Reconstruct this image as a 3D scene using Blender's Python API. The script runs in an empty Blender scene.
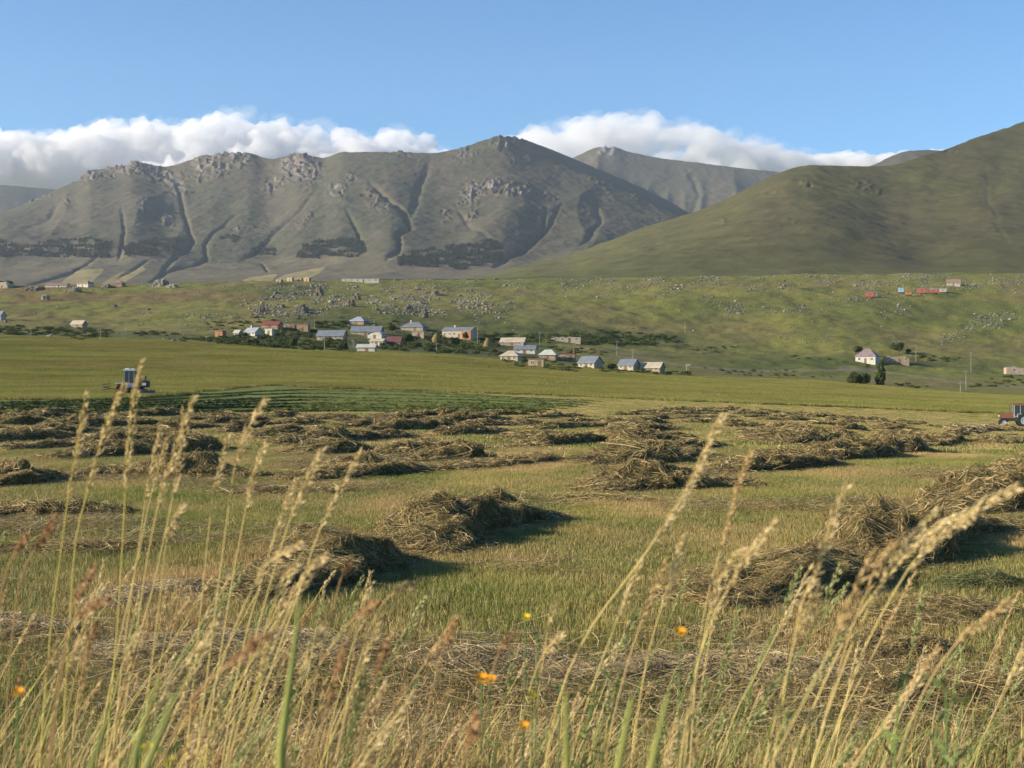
import bpy, math, random
import numpy as np
from mathutils import Vector, Matrix
R = math.radians
rng = np.random.default_rng(7); random.seed(7)
scn = bpy.context.scene; COL = scn.collection
# ---------------------------------------------------------------- camera, sky, sun, exposure
F = 1400.0; CAMZ = 1.25
cd = bpy.data.cameras.new('camera'); cam = bpy.data.objects.new('camera', cd); COL.objects.link(cam)
cam.location = (0, 0, CAMZ); cam.rotation_euler = (R(90), 0, 0)
cd.sensor_width = 36; cd.lens = F / 1024 * 36; cd.clip_start = .05; cd.clip_end = 60000
cd.dof.use_dof = True; cd.dof.focus_distance = 15; cd.dof.aperture_fstop = 11
scn.camera = cam
SUN_EL, SUN_AZ = R(19), R(258)
w = bpy.data.worlds.new('World'); scn.world = w; w.use_nodes = True
nt = w.node_tree; bg = nt.nodes['Background']; sky = nt.nodes.new('ShaderNodeTexSky')
sky.sky_type = 'NISHITA'; sky.sun_disc = False; sky.sun_elevation = SUN_EL; sky.sun_rotation = SUN_AZ
sky.altitude = 1500; sky.air_density = 1.0; sky.dust_density = 0.1; sky.ozone_density = 3.0
hs_ = nt.nodes.new('ShaderNodeHueSaturation'); hs_.inputs['Saturation'].default_value = 1.22; nt.links.new(sky.outputs[0], hs_.inputs['Color']); nt.links.new(hs_.outputs[0], bg.inputs[0]); bg.inputs[1].default_value = .085
sd = bpy.data.lights.new('sun', 'SUN'); so = bpy.data.objects.new('sun', sd); COL.objects.link(so)
sd.energy = 5.0; sd.angle = R(.5); sd.color = (1, .86, .66)
sdir = Vector((math.sin(SUN_AZ) * math.cos(SUN_EL), math.cos(SUN_AZ) * math.cos(SUN_EL), math.sin(SUN_EL)))
so.rotation_euler = sdir.to_track_quat('Z', 'Y').to_euler()
scn.view_settings.view_transform = 'Standard'; scn.view_settings.look = 'None'
scn.view_settings.exposure = 1.16; scn.view_settings.gamma = 1
scn.cycles.volume_bounces = 10; scn.cycles.max_bounces = 12; scn.cycles.transparent_max_bounces = 16
scn.cycles.diffuse_bounces = 2; scn.cycles.use_denoising = True

# ---------------------------------------------------------------- numpy helpers
def _h(ix, iy, s):
    ix = ix.astype(np.int64); iy = iy.astype(np.int64)
    h = (ix * 374761393 + iy * 668265263 + s * 2147483647 * 3 + 1013904223) & 0xffffffff
    h = ((h ^ (h >> 13)) * 1274126177) & 0xffffffff
    h = ((h ^ (h >> 16)) * 2246822519) & 0xffffffff
    return (h ^ (h >> 15)) / 4294967296.0
def vn(x, y, s=0):
    x = np.asarray(x, float); y = np.asarray(y, float)
    ix = np.floor(x); iy = np.floor(y); fx = x - ix; fy = y - iy
    fx = fx * fx * fx * (fx * (fx * 6 - 15) + 10); fy = fy * fy * fy * (fy * (fy * 6 - 15) + 10)
    a = _h(ix, iy, s); b = _h(ix + 1, iy, s); c = _h(ix, iy + 1, s); d = _h(ix + 1, iy + 1, s)
    return (a + (b - a) * fx) * (1 - fy) + (c + (d - c) * fx) * fy
def fbm(x, y, o=5, s=0, g=.5):
    t = 0; a = 1; n = 0
    for i in range(o):
        t = t + a * vn(x * 2**i + 17.3 * i, y * 2**i - 9.1 * i, s + i); n += a; a *= g
    return t / n
def ridged(x, y, o=5, s=0, g=.5):
    t = 0; a = 1; n = 0
    for i in range(o):
        t = t + a * (1 - np.abs(2 * vn(x * 2**i + 7.7 * i, y * 2**i + 3.3 * i, s + i) - 1)); n += a; a *= g
    return t / n
def ss(a, b, x):
    t = np.clip((x - a) / (b - a), 0, 1); return t * t * (3 - 2 * t)
def catmull(xs, ys):
    xs = np.array(xs, float); ys = np.array(ys, float)
    d = np.diff(ys) / np.diff(xs); m = np.zeros_like(ys); m[0] = d[0]; m[-1] = d[-1]
    for i in range(1, len(xs) - 1):
        m[i] = 0 if d[i-1] * d[i] <= 0 else 2 * d[i-1] * d[i] / (d[i-1] + d[i])
    def f(x):
        x = np.clip(np.asarray(x, float), xs[0], xs[-1]); i = np.clip(np.searchsorted(xs, x) - 1, 0, len(xs) - 2)
        hh = xs[i+1] - xs[i]; t = (x - xs[i]) / hh
        return ((2*t**3 - 3*t**2 + 1) * ys[i] + (t**3 - 2*t**2 + t) * hh * m[i] + (-2*t**3 + 3*t**2) * ys[i+1] + (t**3 - t**2) * hh * m[i+1])
    return f
def inpoly(u, v, poly):
    c = np.zeros(np.shape(u), bool); n = len(poly)
    for i in range(n):
        x1, y1 = poly[i]; x2, y2 = poly[(i+1) % n]
        if y1 == y2: continue
        c ^= ((y1 > v) != (y2 > v)) & (u < (x2 - x1) * (v - y1) / (y2 - y1) + x1)
    return c
def dseg(u, v, pts, wt=False):
    best = np.full(np.shape(u), 1e9); bt = np.zeros(np.shape(u)); n = len(pts) - 1; i = 0
    for (x1, y1), (x2, y2) in zip(pts[:-1], pts[1:]):
        dx, dy = x2 - x1, y2 - y1; t = np.clip(((u - x1) * dx + (v - y1) * dy) / (dx*dx + dy*dy), 0, 1)
        d_ = np.hypot(u - x1 - t * dx, v - y1 - t * dy); bt = np.where(d_ < best, (i + t) / n, bt); best = np.minimum(best, d_); i += 1
    return (best, bt) if wt else best
def link(o, parent=None):
    COL.objects.link(o)
    if parent is not None: o.parent = parent
    return o
def mk(name, V, Fa, mat, col=None, smooth=False, parent=None, lnk=True, midx=None):
    """one mesh object; Fa: (n,4) or (n,3) array, or a list of such arrays"""
    me = bpy.data.meshes.new(name); V = np.asarray(V, np.float32).reshape(-1, 3)
    Fs = Fa if isinstance(Fa, list) else [Fa]
    Fs = [np.asarray(f, np.int32) for f in Fs if len(f)]
    me.vertices.add(len(V)); me.vertices.foreach_set('co', V.ravel())
    tot = [np.full(len(f), f.shape[1], np.int32) for f in Fs]; tot = np.concatenate(tot)
    loops = np.concatenate([f.ravel() for f in Fs])
    me.loops.add(len(loops)); me.loops.foreach_set('vertex_index', loops)
    st = np.concatenate([[0], np.cumsum(tot)[:-1]]).astype(np.int32)
    me.polygons.add(len(tot)); me.polygons.foreach_set('loop_start', st); me.polygons.foreach_set('loop_total', tot)
    if midx is not None: me.polygons.foreach_set('material_index', np.asarray(midx, np.int32))
    me.polygons.foreach_set('use_smooth', np.full(len(tot), bool(smooth)))
    me.update(calc_edges=True); me.validate()
    if col is not None:
        a = me.color_attributes.new('Col', 'FLOAT_COLOR', 'POINT'); c = np.ones((len(V), 4), np.float32); c[:, :col.shape[1]] = col
        a.data.foreach_set('color', c.ravel())
    for m in (mat if isinstance(mat, (list, tuple)) else [mat]): me.materials.append(m)
    o = bpy.data.objects.new(name, me)
    return link(o, parent) if lnk else o
def gridf(nr, nc):
    i = np.arange(nr - 1)[:, None] * nc + np.arange(nc - 1)[None, :]
    return np.stack([i, i + 1, i + nc + 1, i + nc], -1).reshape(-1, 4)
def tag(o, label=None, cat=None, group=None, kind=None):
    if label: o['label'] = label
    if cat: o['category'] = cat
    if group: o['group'] = group
    if kind: o['kind'] = kind
    return o
def empty(name, loc, rz=0):
    o = bpy.data.objects.new(name, None); o.location = loc; o.rotation_euler = (0, 0, rz); o.empty_display_size = .2
    return link(o)

# ---------------------------------------------------------------- materials
def mat(name, color=(.5, .5, .5), rough=.85, attr=False, noise=None, amp=.3, spec=.25, bump=0, bscale=10, metal=0,
        trans=0, macro=None, macro2=None, rnd=0, emission=None, alpha=None):
    """noise: scale of fine mottling; macro: (scale xyz, colour, lo, hi) broad patches of a second colour in world space"""
    m = bpy.data.materials.new(name); m.use_nodes = True; n = m.node_tree.nodes; L = m.node_tree.links
    b = n['Principled BSDF']; b.inputs['Roughness'].default_value = rough; b.inputs['Metallic'].default_value = metal
    b.inputs['Specular IOR Level'].default_value = spec
    if attr:
        a = n.new('ShaderNodeAttribute'); a.attribute_name = 'Col'; cur = a.outputs['Color']
    else:
        a = n.new('ShaderNodeRGB'); a.outputs[0].default_value = (*color, 1); cur = a.outputs[0]
    geo = n.new('ShaderNodeNewGeometry')
    for mc in (macro, macro2):
        if not mc: continue
        mp = n.new('ShaderNodeVectorMath'); mp.operation = 'MULTIPLY'; mp.inputs[1].default_value = mc[0]
        L.new(geo.outputs['Position'], mp.inputs[0])
        nz = n.new('ShaderNodeTexNoise'); nz.inputs['Scale'].default_value = 1; nz.inputs['Detail'].default_value = 5; L.new(mp.outputs[0], nz.inputs['Vector'])
        mr = n.new('ShaderNodeMapRange'); mr.inputs[1].default_value = mc[2]; mr.inputs[2].default_value = mc[3]; L.new(nz.outputs[0], mr.inputs[0])
        mx = n.new('ShaderNodeMix'); mx.data_type = 'RGBA'; L.new(mr.outputs[0], mx.inputs[0]); L.new(cur, mx.inputs[6]); mx.inputs[7].default_value = (*mc[1], 1)
        if len(mc) > 4: mx.blend_type = mc[4]
        cur = mx.outputs[2]
    def scale_by(src, lo, hi, cur):
        mr = n.new('ShaderNodeMapRange'); mr.inputs[1].default_value = .25 if src.node.type == 'TEX_NOISE' else 0
        mr.inputs[2].default_value = .75 if src.node.type == 'TEX_NOISE' else 1
        mr.inputs[3].default_value = lo; mr.inputs[4].default_value = hi; L.new(src, mr.inputs[0])
        vm = n.new('ShaderNodeVectorMath'); vm.operation = 'SCALE'; L.new(cur, vm.inputs[0]); L.new(mr.outputs[0], vm.inputs['Scale'])
        return vm.outputs[0]
    if noise:
        tc = n.new('ShaderNodeTexCoord'); nz = n.new('ShaderNodeTexNoise'); nz.inputs['Scale'].default_value = noise
        nz.inputs['Detail'].default_value = 6; L.new(tc.outputs['Object'], nz.inputs['Vector']); cur = scale_by(nz.outputs[0], 1 - amp, 1 + amp, cur)
    if rnd:
        oi = n.new('ShaderNodeObjectInfo'); cur = scale_by(oi.outputs['Random'], 1 - rnd, 1 + rnd, cur)
    L.new(cur, b.inputs['Base Color'])
    if bump:
        tc = n.new('ShaderNodeTexCoord'); nz = n.new('ShaderNodeTexNoise'); nz.inputs['Scale'].default_value = bscale; nz.inputs['Detail'].default_value = 8
        L.new(tc.outputs['Object'], nz.inputs['Vector']); bp = n.new('ShaderNodeBump'); bp.inputs['Distance'].default_value = bump
        L.new(nz.outputs[0], bp.inputs['Height']); L.new(bp.outputs[0], b.inputs['Normal'])
    if trans:
        t = n.new('ShaderNodeBsdfTranslucent'); L.new(cur, t.inputs[0]); mx = n.new('ShaderNodeMixShader'); mx.inputs[0].default_value = trans
        L.new(b.outputs[0], mx.inputs[1]); L.new(t.outputs[0], mx.inputs[2]); L.new(mx.outputs[0], n['Material Output'].inputs[0])
    return m
# ---------------------------------------------------------------- the lie of the land
TU = [-900, 0, 250, 512, 750, 1024, 1900]
TT = {  # forward distance: height of the ground seen along seven bearings (given as the picture row it shows in)
    40: [438, 438, 439, 440, 441.5, 449, 458], 64: [417, 418, 419, 419.5, 424, 438, 450], 100: [402, 404, 405, 406.5, 413.5, 432, 447],
    130: [396, 400, 401, 402.5, 410, 429.5, 445], 160: [391, 396, 396, 399, 407.5, 426.5, 442], 200: [387, 391, 391, 394, 403, 418, 430], 250: [382, 384, 384, 388, 397, 407, 418],
    350: [358, 360, 362, 374, 386, 397, 405], 450: [338, 342, 346, 360, 378, 390, 398], 520: [330, 335, 337, 350, 370, 381, 388],
    650: [318, 321, 320, 331, 346, 357, 360], 800: [304, 305, 303, 308, 312, 321, 322], 950: [291, 291, 287, 286, 285, 287, 285],
    1050: [288, 287, 281, 280, 276.5, 273, 270], 1150: [291, 289, 284, 283, 279, 276, 274], 1500: [300, 300, 298, 297, 295, 294, 292],
    2200: [296, 296, 295, 294, 292, 290, 288], 3000: [286, 286, 286, 286, 286, 284, 282], 6000: [286]*7, 14000: [330]*7, 30000: [372]*7}
rows = [(0.05, [0]*7), (3.4, [0]*7), (4.6, [-.12]*7), (6.5, [-.35]*7), (12, [-.35]*7), (25, [-.35]*7)]
rows += [(Y, [CAMZ - (v - 384) / F * Y for v in vs]) for Y, vs in sorted(TT.items())]
_ly = np.log([r[0] for r in rows]); _zz = np.array([r[1] for r in rows], float)
_dy = np.linspace(_ly[0], _ly[-1], 1400); _du = np.linspace(-900, 1900, 140)
_t1 = np.stack([catmull(_ly, _zz[:, k])(_dy) for k in range(7)], 1)
_t2 = np.stack([catmull(TU, _t1[i])(_du) for i in range(len(_dy))], 0)
def base_z(x, y):
    y = np.maximum(np.asarray(y, float), .06); u = np.clip(512 + F * np.asarray(x, float) / y, -899, 1899)
    a = (np.log(y) - _dy[0]) / (_dy[1] - _dy[0]); b = (u - _du[0]) / (_du[1] - _du[0])
    i = np.clip(a.astype(int), 0, len(_dy) - 2); j = np.clip(b.astype(int), 0, len(_du) - 2); a = a - i; b = b - j
    return (_t2[i, j] * (1-a) + _t2[i+1, j] * a) * (1-b) + (_t2[i, j+1] * (1-a) + _t2[i+1, j+1] * a) * b
def gz(x, y):
    x = np.asarray(x, float); y = np.asarray(y, float)
    hill = ss(440, 620, y)
    z = base_z(x, y) + (fbm(x / 3, y / 3, 3, 11) - .5) * .10 * ss(3, 8, y)
    z = z + (fbm(x / 55, y / 70, 4, 21) - .5) * 7 * hill * (1 - .6 * ss(980, 1060, y) * (1 - ss(1100, 1500, y)))
    z = z + (fbm(x / 9, y / 12, 3, 31) - .5) * 1.6 * hill + (fbm(x / 30, y / 30, 2, 41) - .5) * .5 * ss(60, 200, y)
    # the verge the camera stands on is a little uneven
    return z
_YS = np.geomspace(5, 1060, 3000)
def hit(u, v):
    """ground point first seen along picture direction (u, v)"""
    x = (u - 512) / F * _YS; z = gz(x, _YS); vv = 384 + F * (CAMZ - z) / _YS
    k = np.nonzero(vv <= v)[0]; k = k[0] if len(k) else len(_YS) - 60
    return float(x[k]), float(_YS[k]), float(z[k])
def proj(x, y, z): return 512 + F * x / y, 384 + F * (CAMZ - z) / y
def hits(us, vs):
    us = np.asarray(us, float); vs = np.asarray(vs, float); out = np.zeros((len(us), 3)); ub = np.round(us / 2) * 2; Ys = _YS[::2]
    for b in np.unique(ub):
        k = ub == b; z = gz((b - 512) / F * Ys, Ys); mv = np.minimum.accumulate(384 + F * (CAMZ - z) / Ys); i = np.clip(np.searchsorted(-mv, -vs[k]), 0, len(Ys) - 1)
        y = Ys[i]; out[k, 1] = y; out[k, 0] = (us[k] - 512) / F * y
    out[:, 2] = gz(out[:, 0], out[:, 1]); return out

# edge between the mown field and the standing grass (picture bearings -> row)
edge_v = catmull([-400, 0, 60, 110, 200, 283, 300, 400, 540, 680, 850, 1024, 1400], [408, 401, 400.5, 399, 392, 385.5, 387, 390.5, 395.5, 401.5, 408, 415, 424])
far_v = catmull([-400, 0, 120, 200, 300, 400, 470, 560, 650, 700, 800, 880, 960, 1024, 1400], [332, 336, 338, 342, 350, 353, 357, 366, 374, 377, 380, 386, 393, 396, 402])

# ---------------------------------------------------------------- ground sheet
Yr = np.concatenate([np.geomspace(.3, 12, 70)[:-1], np.geomspace(12, 1200, 760)[:-1], np.geomspace(1200, 30000, 60)])
Uc = np.concatenate([np.linspace(-6000, -900, 30)[:-1], np.linspace(-900, 0, 60)[:-1], np.linspace(0, 1024, 513)[:-1], np.linspace(1024, 1900, 60)[:-1], np.linspace(1900, 7000, 30)])
GX = (Uc[None, :] - 512) / F * Yr[:, None]; GY = np.broadcast_to(Yr[:, None], GX.shape); GZ = gz(GX, GY)
U, Vv = proj(GX, GY, GZ)
C = np.zeros(GX.shape + (3,)); 
def lay(mask, c):
    global C
    C = C * (1 - mask[..., None]) + np.array(c) * mask[..., None]
C[:] = (.085, .10, .026)
n1 = fbm(GX / 40, GY / 60, 5, 51); n2 = fbm(GX / 6, GY / 9, 4, 61); n3 = fbm(GX / 140, GY / 90, 4, 71); n4 = fbm(GX / 60, GY / 9.0, 4, 81)
mown = (Vv > edge_v(U)) | (GY < 60)
stand = ~mown & (Vv > far_v(U)) & (GY < 620)
hillm = (~mown & ~stand)
# mown field: pale stubble with greener and browner patches
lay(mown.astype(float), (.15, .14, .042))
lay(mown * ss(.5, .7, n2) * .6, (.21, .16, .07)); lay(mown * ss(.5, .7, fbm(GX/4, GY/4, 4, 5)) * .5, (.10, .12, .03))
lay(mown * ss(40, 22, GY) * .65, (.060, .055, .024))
lay(stand.astype(float), (.19, .18, .048)); lay(stand * ss(.5, .72, n4) * .5, (.20, .165, .06)); lay(stand * ss(.45, .65, n1) * .45, (.12, .13, .032))
lay(hillm.astype(float), (.178, .172, .044)); lay(hillm * ss(.48, .64, n1) * .6, (.18, .145, .058)); lay(hillm * ss(.52, .7, n3) * .5, (.085, .115, .026))
lay(hillm * ss(.55, .7, n2) * .35, (.075, .082, .028))
leftb = ss(400, 100, U) * hillm * ss(325, 300, Vv)
lay(leftb * ss(.42, .6, n1) * .6, (.16, .105, .05))
# damp darker grass round the village
for poly, c, a in [([(-60,322),(120,326),(210,330),(350,300),(520,318),(690,332),(690,350),(560,350),(700,380),(560,368),(330,352),(-60,336)], (.045, .062, .020), .6),
                   ([(520,340),(700,350),(900,352),(1024,360),(1024,378),(820,372),(700,372),(560,352)], (.07, .092, .024), .5),
                   ([(880,360),(1024,352),(1024,372),(900,372)], (.105, .10, .045), .45)]:
    lay(inpoly(U, Vv, poly) * ss(0, 9, dseg(U, Vv, poly + poly[:1]) + 8 * (n2 - .5)) * hillm * a * (.6 + .8 * n2).clip(0, 1), c)
lay((inpoly(U, Vv, [(-60,390),(60,390),(150,385),(290,378),(350,383),(450,391),(520,396),(600,403),(540,410),(300,414),(-60,412)]) * ss(0, 3, dseg(U, Vv, [(350,383),(450,391),(520,396),(600,403),(540,410),(300,414),(-60,412)])) * mown * .8), (.145, .175, .042))  # ground under the swaths kept lighter so their painted dark lines show
# paths: thin worn tracks
for pts, wd, c in [([(-20,352),(70,352.5),(200,354),(320,357),(420,362)], .8, (.26, .22, .10)), ([(620,357),(650,359),(690,367),(760,371),(860,370),(900,374),(960,383),(1060,390)], .9, (.22, .19, .12)),
                   ([(560,344),(640,356),(660,360)], .7, (.2, .18, .1)), ([(820,393),(900,395),(1040,398)], .5, (.2, .17, .07)), ([(840,368),(880,370)], 1.6, (.2, .18, .11)),
                   ([(700,350),(780,334),(860,322),(960,305)], .5, (.13, .12, .05)), ([(60,300),(140,296),(260,290)], .5, (.14, .1, .05))]:
    lay((1 - ss(wd * .6, wd * 1.5, dseg(U, Vv, pts))) * (GY > 200) * .75, c)
gm = mat('ground_turf', attr=True, noise=1.4, amp=.35, spec=.1, rough=.95, bump=.05, bscale=6, macro=((.9, .35, .9), (.80, .82, .74), .45, .75, 'MULTIPLY'), macro2=((.45, .22, .45), (.72, .72, .68), .50, .66, 'MULTIPLY'))
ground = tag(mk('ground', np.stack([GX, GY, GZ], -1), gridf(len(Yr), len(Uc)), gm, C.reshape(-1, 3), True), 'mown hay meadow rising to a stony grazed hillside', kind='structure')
def gcol_free(): pass

# ---------------------------------------------------------------- mountains
def mountain(name, label, crest, y0, y1, yb, v0, u0, u1, nu, nt_, carve, colour, prof=1.5, gull=(), crag=(), rough=1.0, shift=None, ypow=1.0, band=False):
    us = np.linspace(u0, u1, nu); cf = catmull(*zip(*crest)); t = np.linspace(0, 1, nt_)
    tt, uu = np.meshgrid(t, us, indexing='ij')
    yc = y1 + (shift(uu) if shift else 0)
    Y = y0 + (yc - y0) * tt ** ypow
    s = tt ** prof
    v = v0 + (cf(uu) - v0) * s
    bm_ = ss(545, 575, uu) * ss(720, 690, uu) * ss(15, 5, v - cf(uu)) if band else 0 * v
    Y = Y + 650 * bm_ * ss(13, 0, v - cf(uu))
    X = (uu - 512) / F * Y; Z = CAMZ - (v - 384) / F * Y
    hgt = (Z - Z[0:1])
    mid = np.sin(np.pi * tt.clip(0, 1)) ** .8 * (1 - bm_)
    Z = Z + carve(uu, tt, X, Y, v) * mid
    m = F / Y   # px per metre
    for pts, wd, dp in gull:
        wob = (fbm(v / 12, uu * 0 + pts[0][0], 3, 3) - .5) * 3 + (vn(v / 2.5, uu * 0 + pts[0][0], 4) - .5) * 1.2; wd = wd * .62; dp = dp * .62
        d, al = dseg(uu + wob, v, pts, True); ta = np.sin(np.pi * (al * .92 + .04)) ** .8; dp = dp * .6 * ta; wd = wd * .85
        Z = Z - dp * np.exp(-(d / wd) ** 2) - dp * .14 * np.exp(-(d / (wd * 3.0)) ** 2)
    Z = Z + (fbm(X / 260, Y / 320, 6, 91, .5) - .5) * 36 * rough * mid + (fbm(X / 24, Y / 32, 5, 95, .5) - .5) * 6 * rough * ss(.1, .4, tt) * (1 - bm_)
    rock = np.zeros_like(Z)
    for (cu, cv, ru, rv, ang, amp) in crag:
        a = R(ang); du = uu - cu; dv = v - cv; p = (du * math.cos(a) + dv * math.sin(a)) / ru; q = (-du * math.sin(a) + dv * math.cos(a)) / rv
        rock = np.maximum(rock, amp * np.exp(-(p * p + q * q) ** 1.5))
    spots = fbm(uu / 6, v / 4, 4, 77)
    rk = rock * ss(.38, .62, spots + rock * .12)
    rk = np.clip(rk, 0, 1.2)
    cr = ridged(uu / 7, v / 4.5, 4, 78, .6) + .5 * (fbm(uu / 2.2, v / 1.8, 2, 79))
    Z = Z + rk * (cr - .8) * 34 * rough
    # back side
    nb = 26; tb = np.linspace(0, 1, nb + 1)[1:]
    Yb = Y[-1] + (yb - Y[-1]) * tb[:, None]; Xb = X[-1] / Y[-1] * Yb; Zb = Z[-1] + (Z[0] * .2 - Z[-1]) * (tb[:, None] ** 1.15)
    Zb += (fbm(Xb / 250, Yb / 250, 4, 97) - .5) * 90 * (tb[:, None])
    cc = colour(uu, tt, v, X, Y, rk, spots)
    X2 = np.vstack([X, Xb]); Y2 = np.vstack([Y, Yb]); Z2 = np.vstack([Z, Zb]); cb = np.broadcast_to(cc[-1:], (nb,) + cc.shape[1:])
    cc = np.concatenate([cc, cb])
    mm = mat(name + '_slope', attr=True, noise=.02, amp=.22, spec=.05, rough=1, bump=4, bscale=.03)
    o = mk(name, np.stack([X2, Y2, Z2], -1), gridf(*X2.shape), mm, cc.reshape(-1, 3), True)
    tag(o, label, kind='structure')
    return uu, tt, v, X, Y, Z
def mixc(c, m, k): return c * (1 - m[..., None]) + np.array(k) * m[..., None]

crest = [(-900,275),(-500,255),(-250,240),(-60,226),(0,213),(40,197),(75,181),(92,170),(112,168),(135,162),(165,167),(190,160),(215,153),(245,152),(270,159),(300,154),(322,158),(345,152),(400,152),(432,153),(460,148),(485,140),
         (505,136),(525,140),(560,153),(600,170),(640,187),(665,199),(690,214),(720,235),(760,258),(800,272),(900,280)]
gull = [([(122,217),(125,237),(123,250),(118,262)], 3.0, 26), ([(170,180),(178,192),(182,205),(188,222),(194,234),(186,246),(177,254),(160,274)], 3.6, 38), ([(234,207),(214,224),(204,237),(207,250),(194,260),(167,270),(150,282)], 3.0, 34),
        ([(100,259),(73,274),(23,287)], 2.2, 20), ([(318,190),(300,207),(267,234),(240,252)], 4, 22), ([(370,188),(385,200),(405,214),(409,230),(399,237),(399,257),(387,264)], 3.8, 46), ([(546,210),(542,230),(522,247),(509,254),(495,265)], 3.4, 38),
        ([(562,207),(549,227),(524,246)], 3, 24), ([(345,213),(362,237),(365,254)], 3, 20), ([(455,200),(470,225),(490,240)], 4, 14), ([(60,205),(50,225),(20,240)], 5, 18), ([(150,262),(120,278)],2,12), ([(262,255),(268,272)],2,14),
        ([(430,160),(420,185),(409,225)], 6, 26), ([(590,195),(600,225),(580,250)], 5, 22)]
crag = [(95,178,22,8,0,1), (130,170,34,11,5,1.05), (165,177,26,11,25,.95), (178,190,10,9,0,.9), (212,163,26,13,-15,1), (235,158,18,9,0,1), (200,175,12,8,0,.6), (296,166,20,17,0,1.05), (275,180,12,10,0,.8), (312,175,12,14,0,.8), (335,195,12,9,0,.9),
        (145,216,10,5,0,.75), (168,222,7,6,0,.8), (65,208,7,5,0,.6), (40,200,16,4,-15,.7), (240,220,8,6,0,.8), (260,217,10,5,0,.6), (377,206,16,8,35,.75), (352,184,8,6,0,.7), (400,154,12,5,0,.5), (465,152,12,7,0,.7), (507,141,17,8,0,.9), (520,157,14,5,0,.6),
        (471,190,15,10,-50,1.05), (492,184,15,9,10,1.05), (515,190,18,9,15,1.0), (545,197,14,6,15,.7), (470,212,7,6,0,.9), (600,188,16,10,0,.6), (590,215,10,6,-20,.4), (445,212,6,9,30,.6), (305,220,16,8,-30,.4), (640,195,10,6,0,.5), (620,182,8,4,0,.5)]
def carve1(u, t, X, Y, v):
    sp = ridged(u / 95 + .5 * fbm(u / 80, v / 60, 2, 103) + (v - 200) / 260, v / 150, 2, 101, .4)     # spurs and valleys running down the face
    big = vn(u / 120, v / 200, 111)
    return (sp - .62) * 58 * ss(.08, .5, t) + (big - .5) * 110 * t
def col1(u, t, v, X, Y, rk, sp):
    c = np.zeros(u.shape + (3,)) + np.array((.070, .070, .046))
    c = mixc(c, ss(.45, .65, fbm(u / 30, v / 16, 5, 121)) * .6, (.096, .080, .060))
    c = mixc(c, ss(.5, .7, fbm(u / 20, v / 26, 5, 131)) * .5, (.066, .067, .043))
    low = ss(248, 262, v)
    c = mixc(c, low * .7, (.115, .100, .068))
    c = mixc(c, low * ss(.5, .53, vn(u / 38 + v / 9, v / 5, 141)) * .45, (.15, .125, .078))
    for poly in [[(60,284),(75,274),(104,271),(100,277),(88,284)], [(100,284),(118,275),(142,267),(146,270),(120,284)], [(268,284),(285,275),(326,268),(322,272),(300,284)], [(235,284),(250,277),(278,274),(270,284)]]:
        c = mixc(c, inpoly(u, v, poly) * .8, (.27, .22, .10))
    c = mixc(c, ss(.35, .8, rk), (.098, .088, .080))
    c = mixc(c, ss(.45, .8, rk) * ss(.5, .6, fbm(u / 2.5, v / 3.5, 3, 151)), (.17, .145, .125))
    return c
M1 = mountain('mountain', 'grey green mountain ridge with rocky crags along its crest', crest, 2950, 5200, 7600, 285.5, -420, 900, 1100, 420, carve1, col1, 1.22, gull, crag, 1.0,
         shift=lambda u: 250 * np.sin(u / 90) - 500 * ss(520, 700, u), band=True)
crest2 = [(380,215),(480,175),(560,163),(583,153),(600,147),(612,147),(630,152),(660,158),(700,163),(740,168),(780,172),(840,180),(920,190),(1100,200)]
def col2(u, t, v, X, Y, rk, sp):
    c = np.zeros(u.shape + (3,)) + np.array((.070, .070, .046))
    c = mixc(c, ss(.4, .7, fbm(u / 40, v / 20, 4, 221)) * .6, (.105, .085, .060)); c = mixc(c, ss(.35, .8, rk), (.15, .13, .12)); return c
mountain('mountain', 'distant brown mountain behind the right shoulder of the ridge', crest2, 5600, 7600, 8300, 262, 380, 1100, 420, 160, lambda u, t, X, Y, v: (ridged(u / 70, v / 150, 3, 201) - .6) * 150, col2, 1.1,
         gull=[([(690,170),(700,195),(690,215)], 5, 30)], crag=[(605,151,14,7,0,1), (590,160,14,6,0,.6), (690,168,10,4,0,.5), (770,170,8,3,0,.5), (660,190,20,8,0,.3)])
crest3 = [(-700,170),(-200,178),(0,185),(60,190),(140,200),(300,230)]
mountain('mountain', 'faint blue mountain far off at the left edge under the clouds', crest3, 6500, 8100, 8350, 262, -700, 300, 160, 60, lambda u, t, X, Y, v: (ridged(u / 60, v / 100, 3, 301) - .6) * 120,
         lambda u, t, v, X, Y, rk, sp: np.zeros(u.shape + (3,)) + np.array((.05, .055, .045)), 1.1)
crest4 = [(780,190),(870,166),(890,157),(903,152),(925,150),(960,152),(1040,165),(1300,180)]
mountain('mountain', 'dark ridge showing in the dip of the green hill', crest4, 4300, 5400, 6500, 250, 780, 1300, 200, 60, lambda u, t, X, Y, v: (ridged(u / 60, v / 100, 3, 401) - .6) * 60,
         lambda u, t, v, X, Y, rk, sp: np.zeros(u.shape + (3,)) + np.array((.065, .06, .042)), 1.1)
crest5 = [(380,284),(440,281),(480,276),(520,266),(560,257),(600,244),(640,229),(684,215),(717,203),(750,187),(774,175),(794,168),(817,165),(843,166),(883,166),(905,162),(925,155),(943,150),(975,138),(1000,130),(1024,121.5),(1100,98),(1250,84),(1500,100),(2000,170)]
def carve5(u, t, X, Y, v):
    return (fbm(u / 130, v / 70, 3, 501) - .5) * 22 + 16 * np.exp(-((u - 770 - (v - 170) * -.6) / 45) ** 2) * t - 12 * np.exp(-((u - 905 - (v - 160) * .3) / 50) ** 2)
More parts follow.
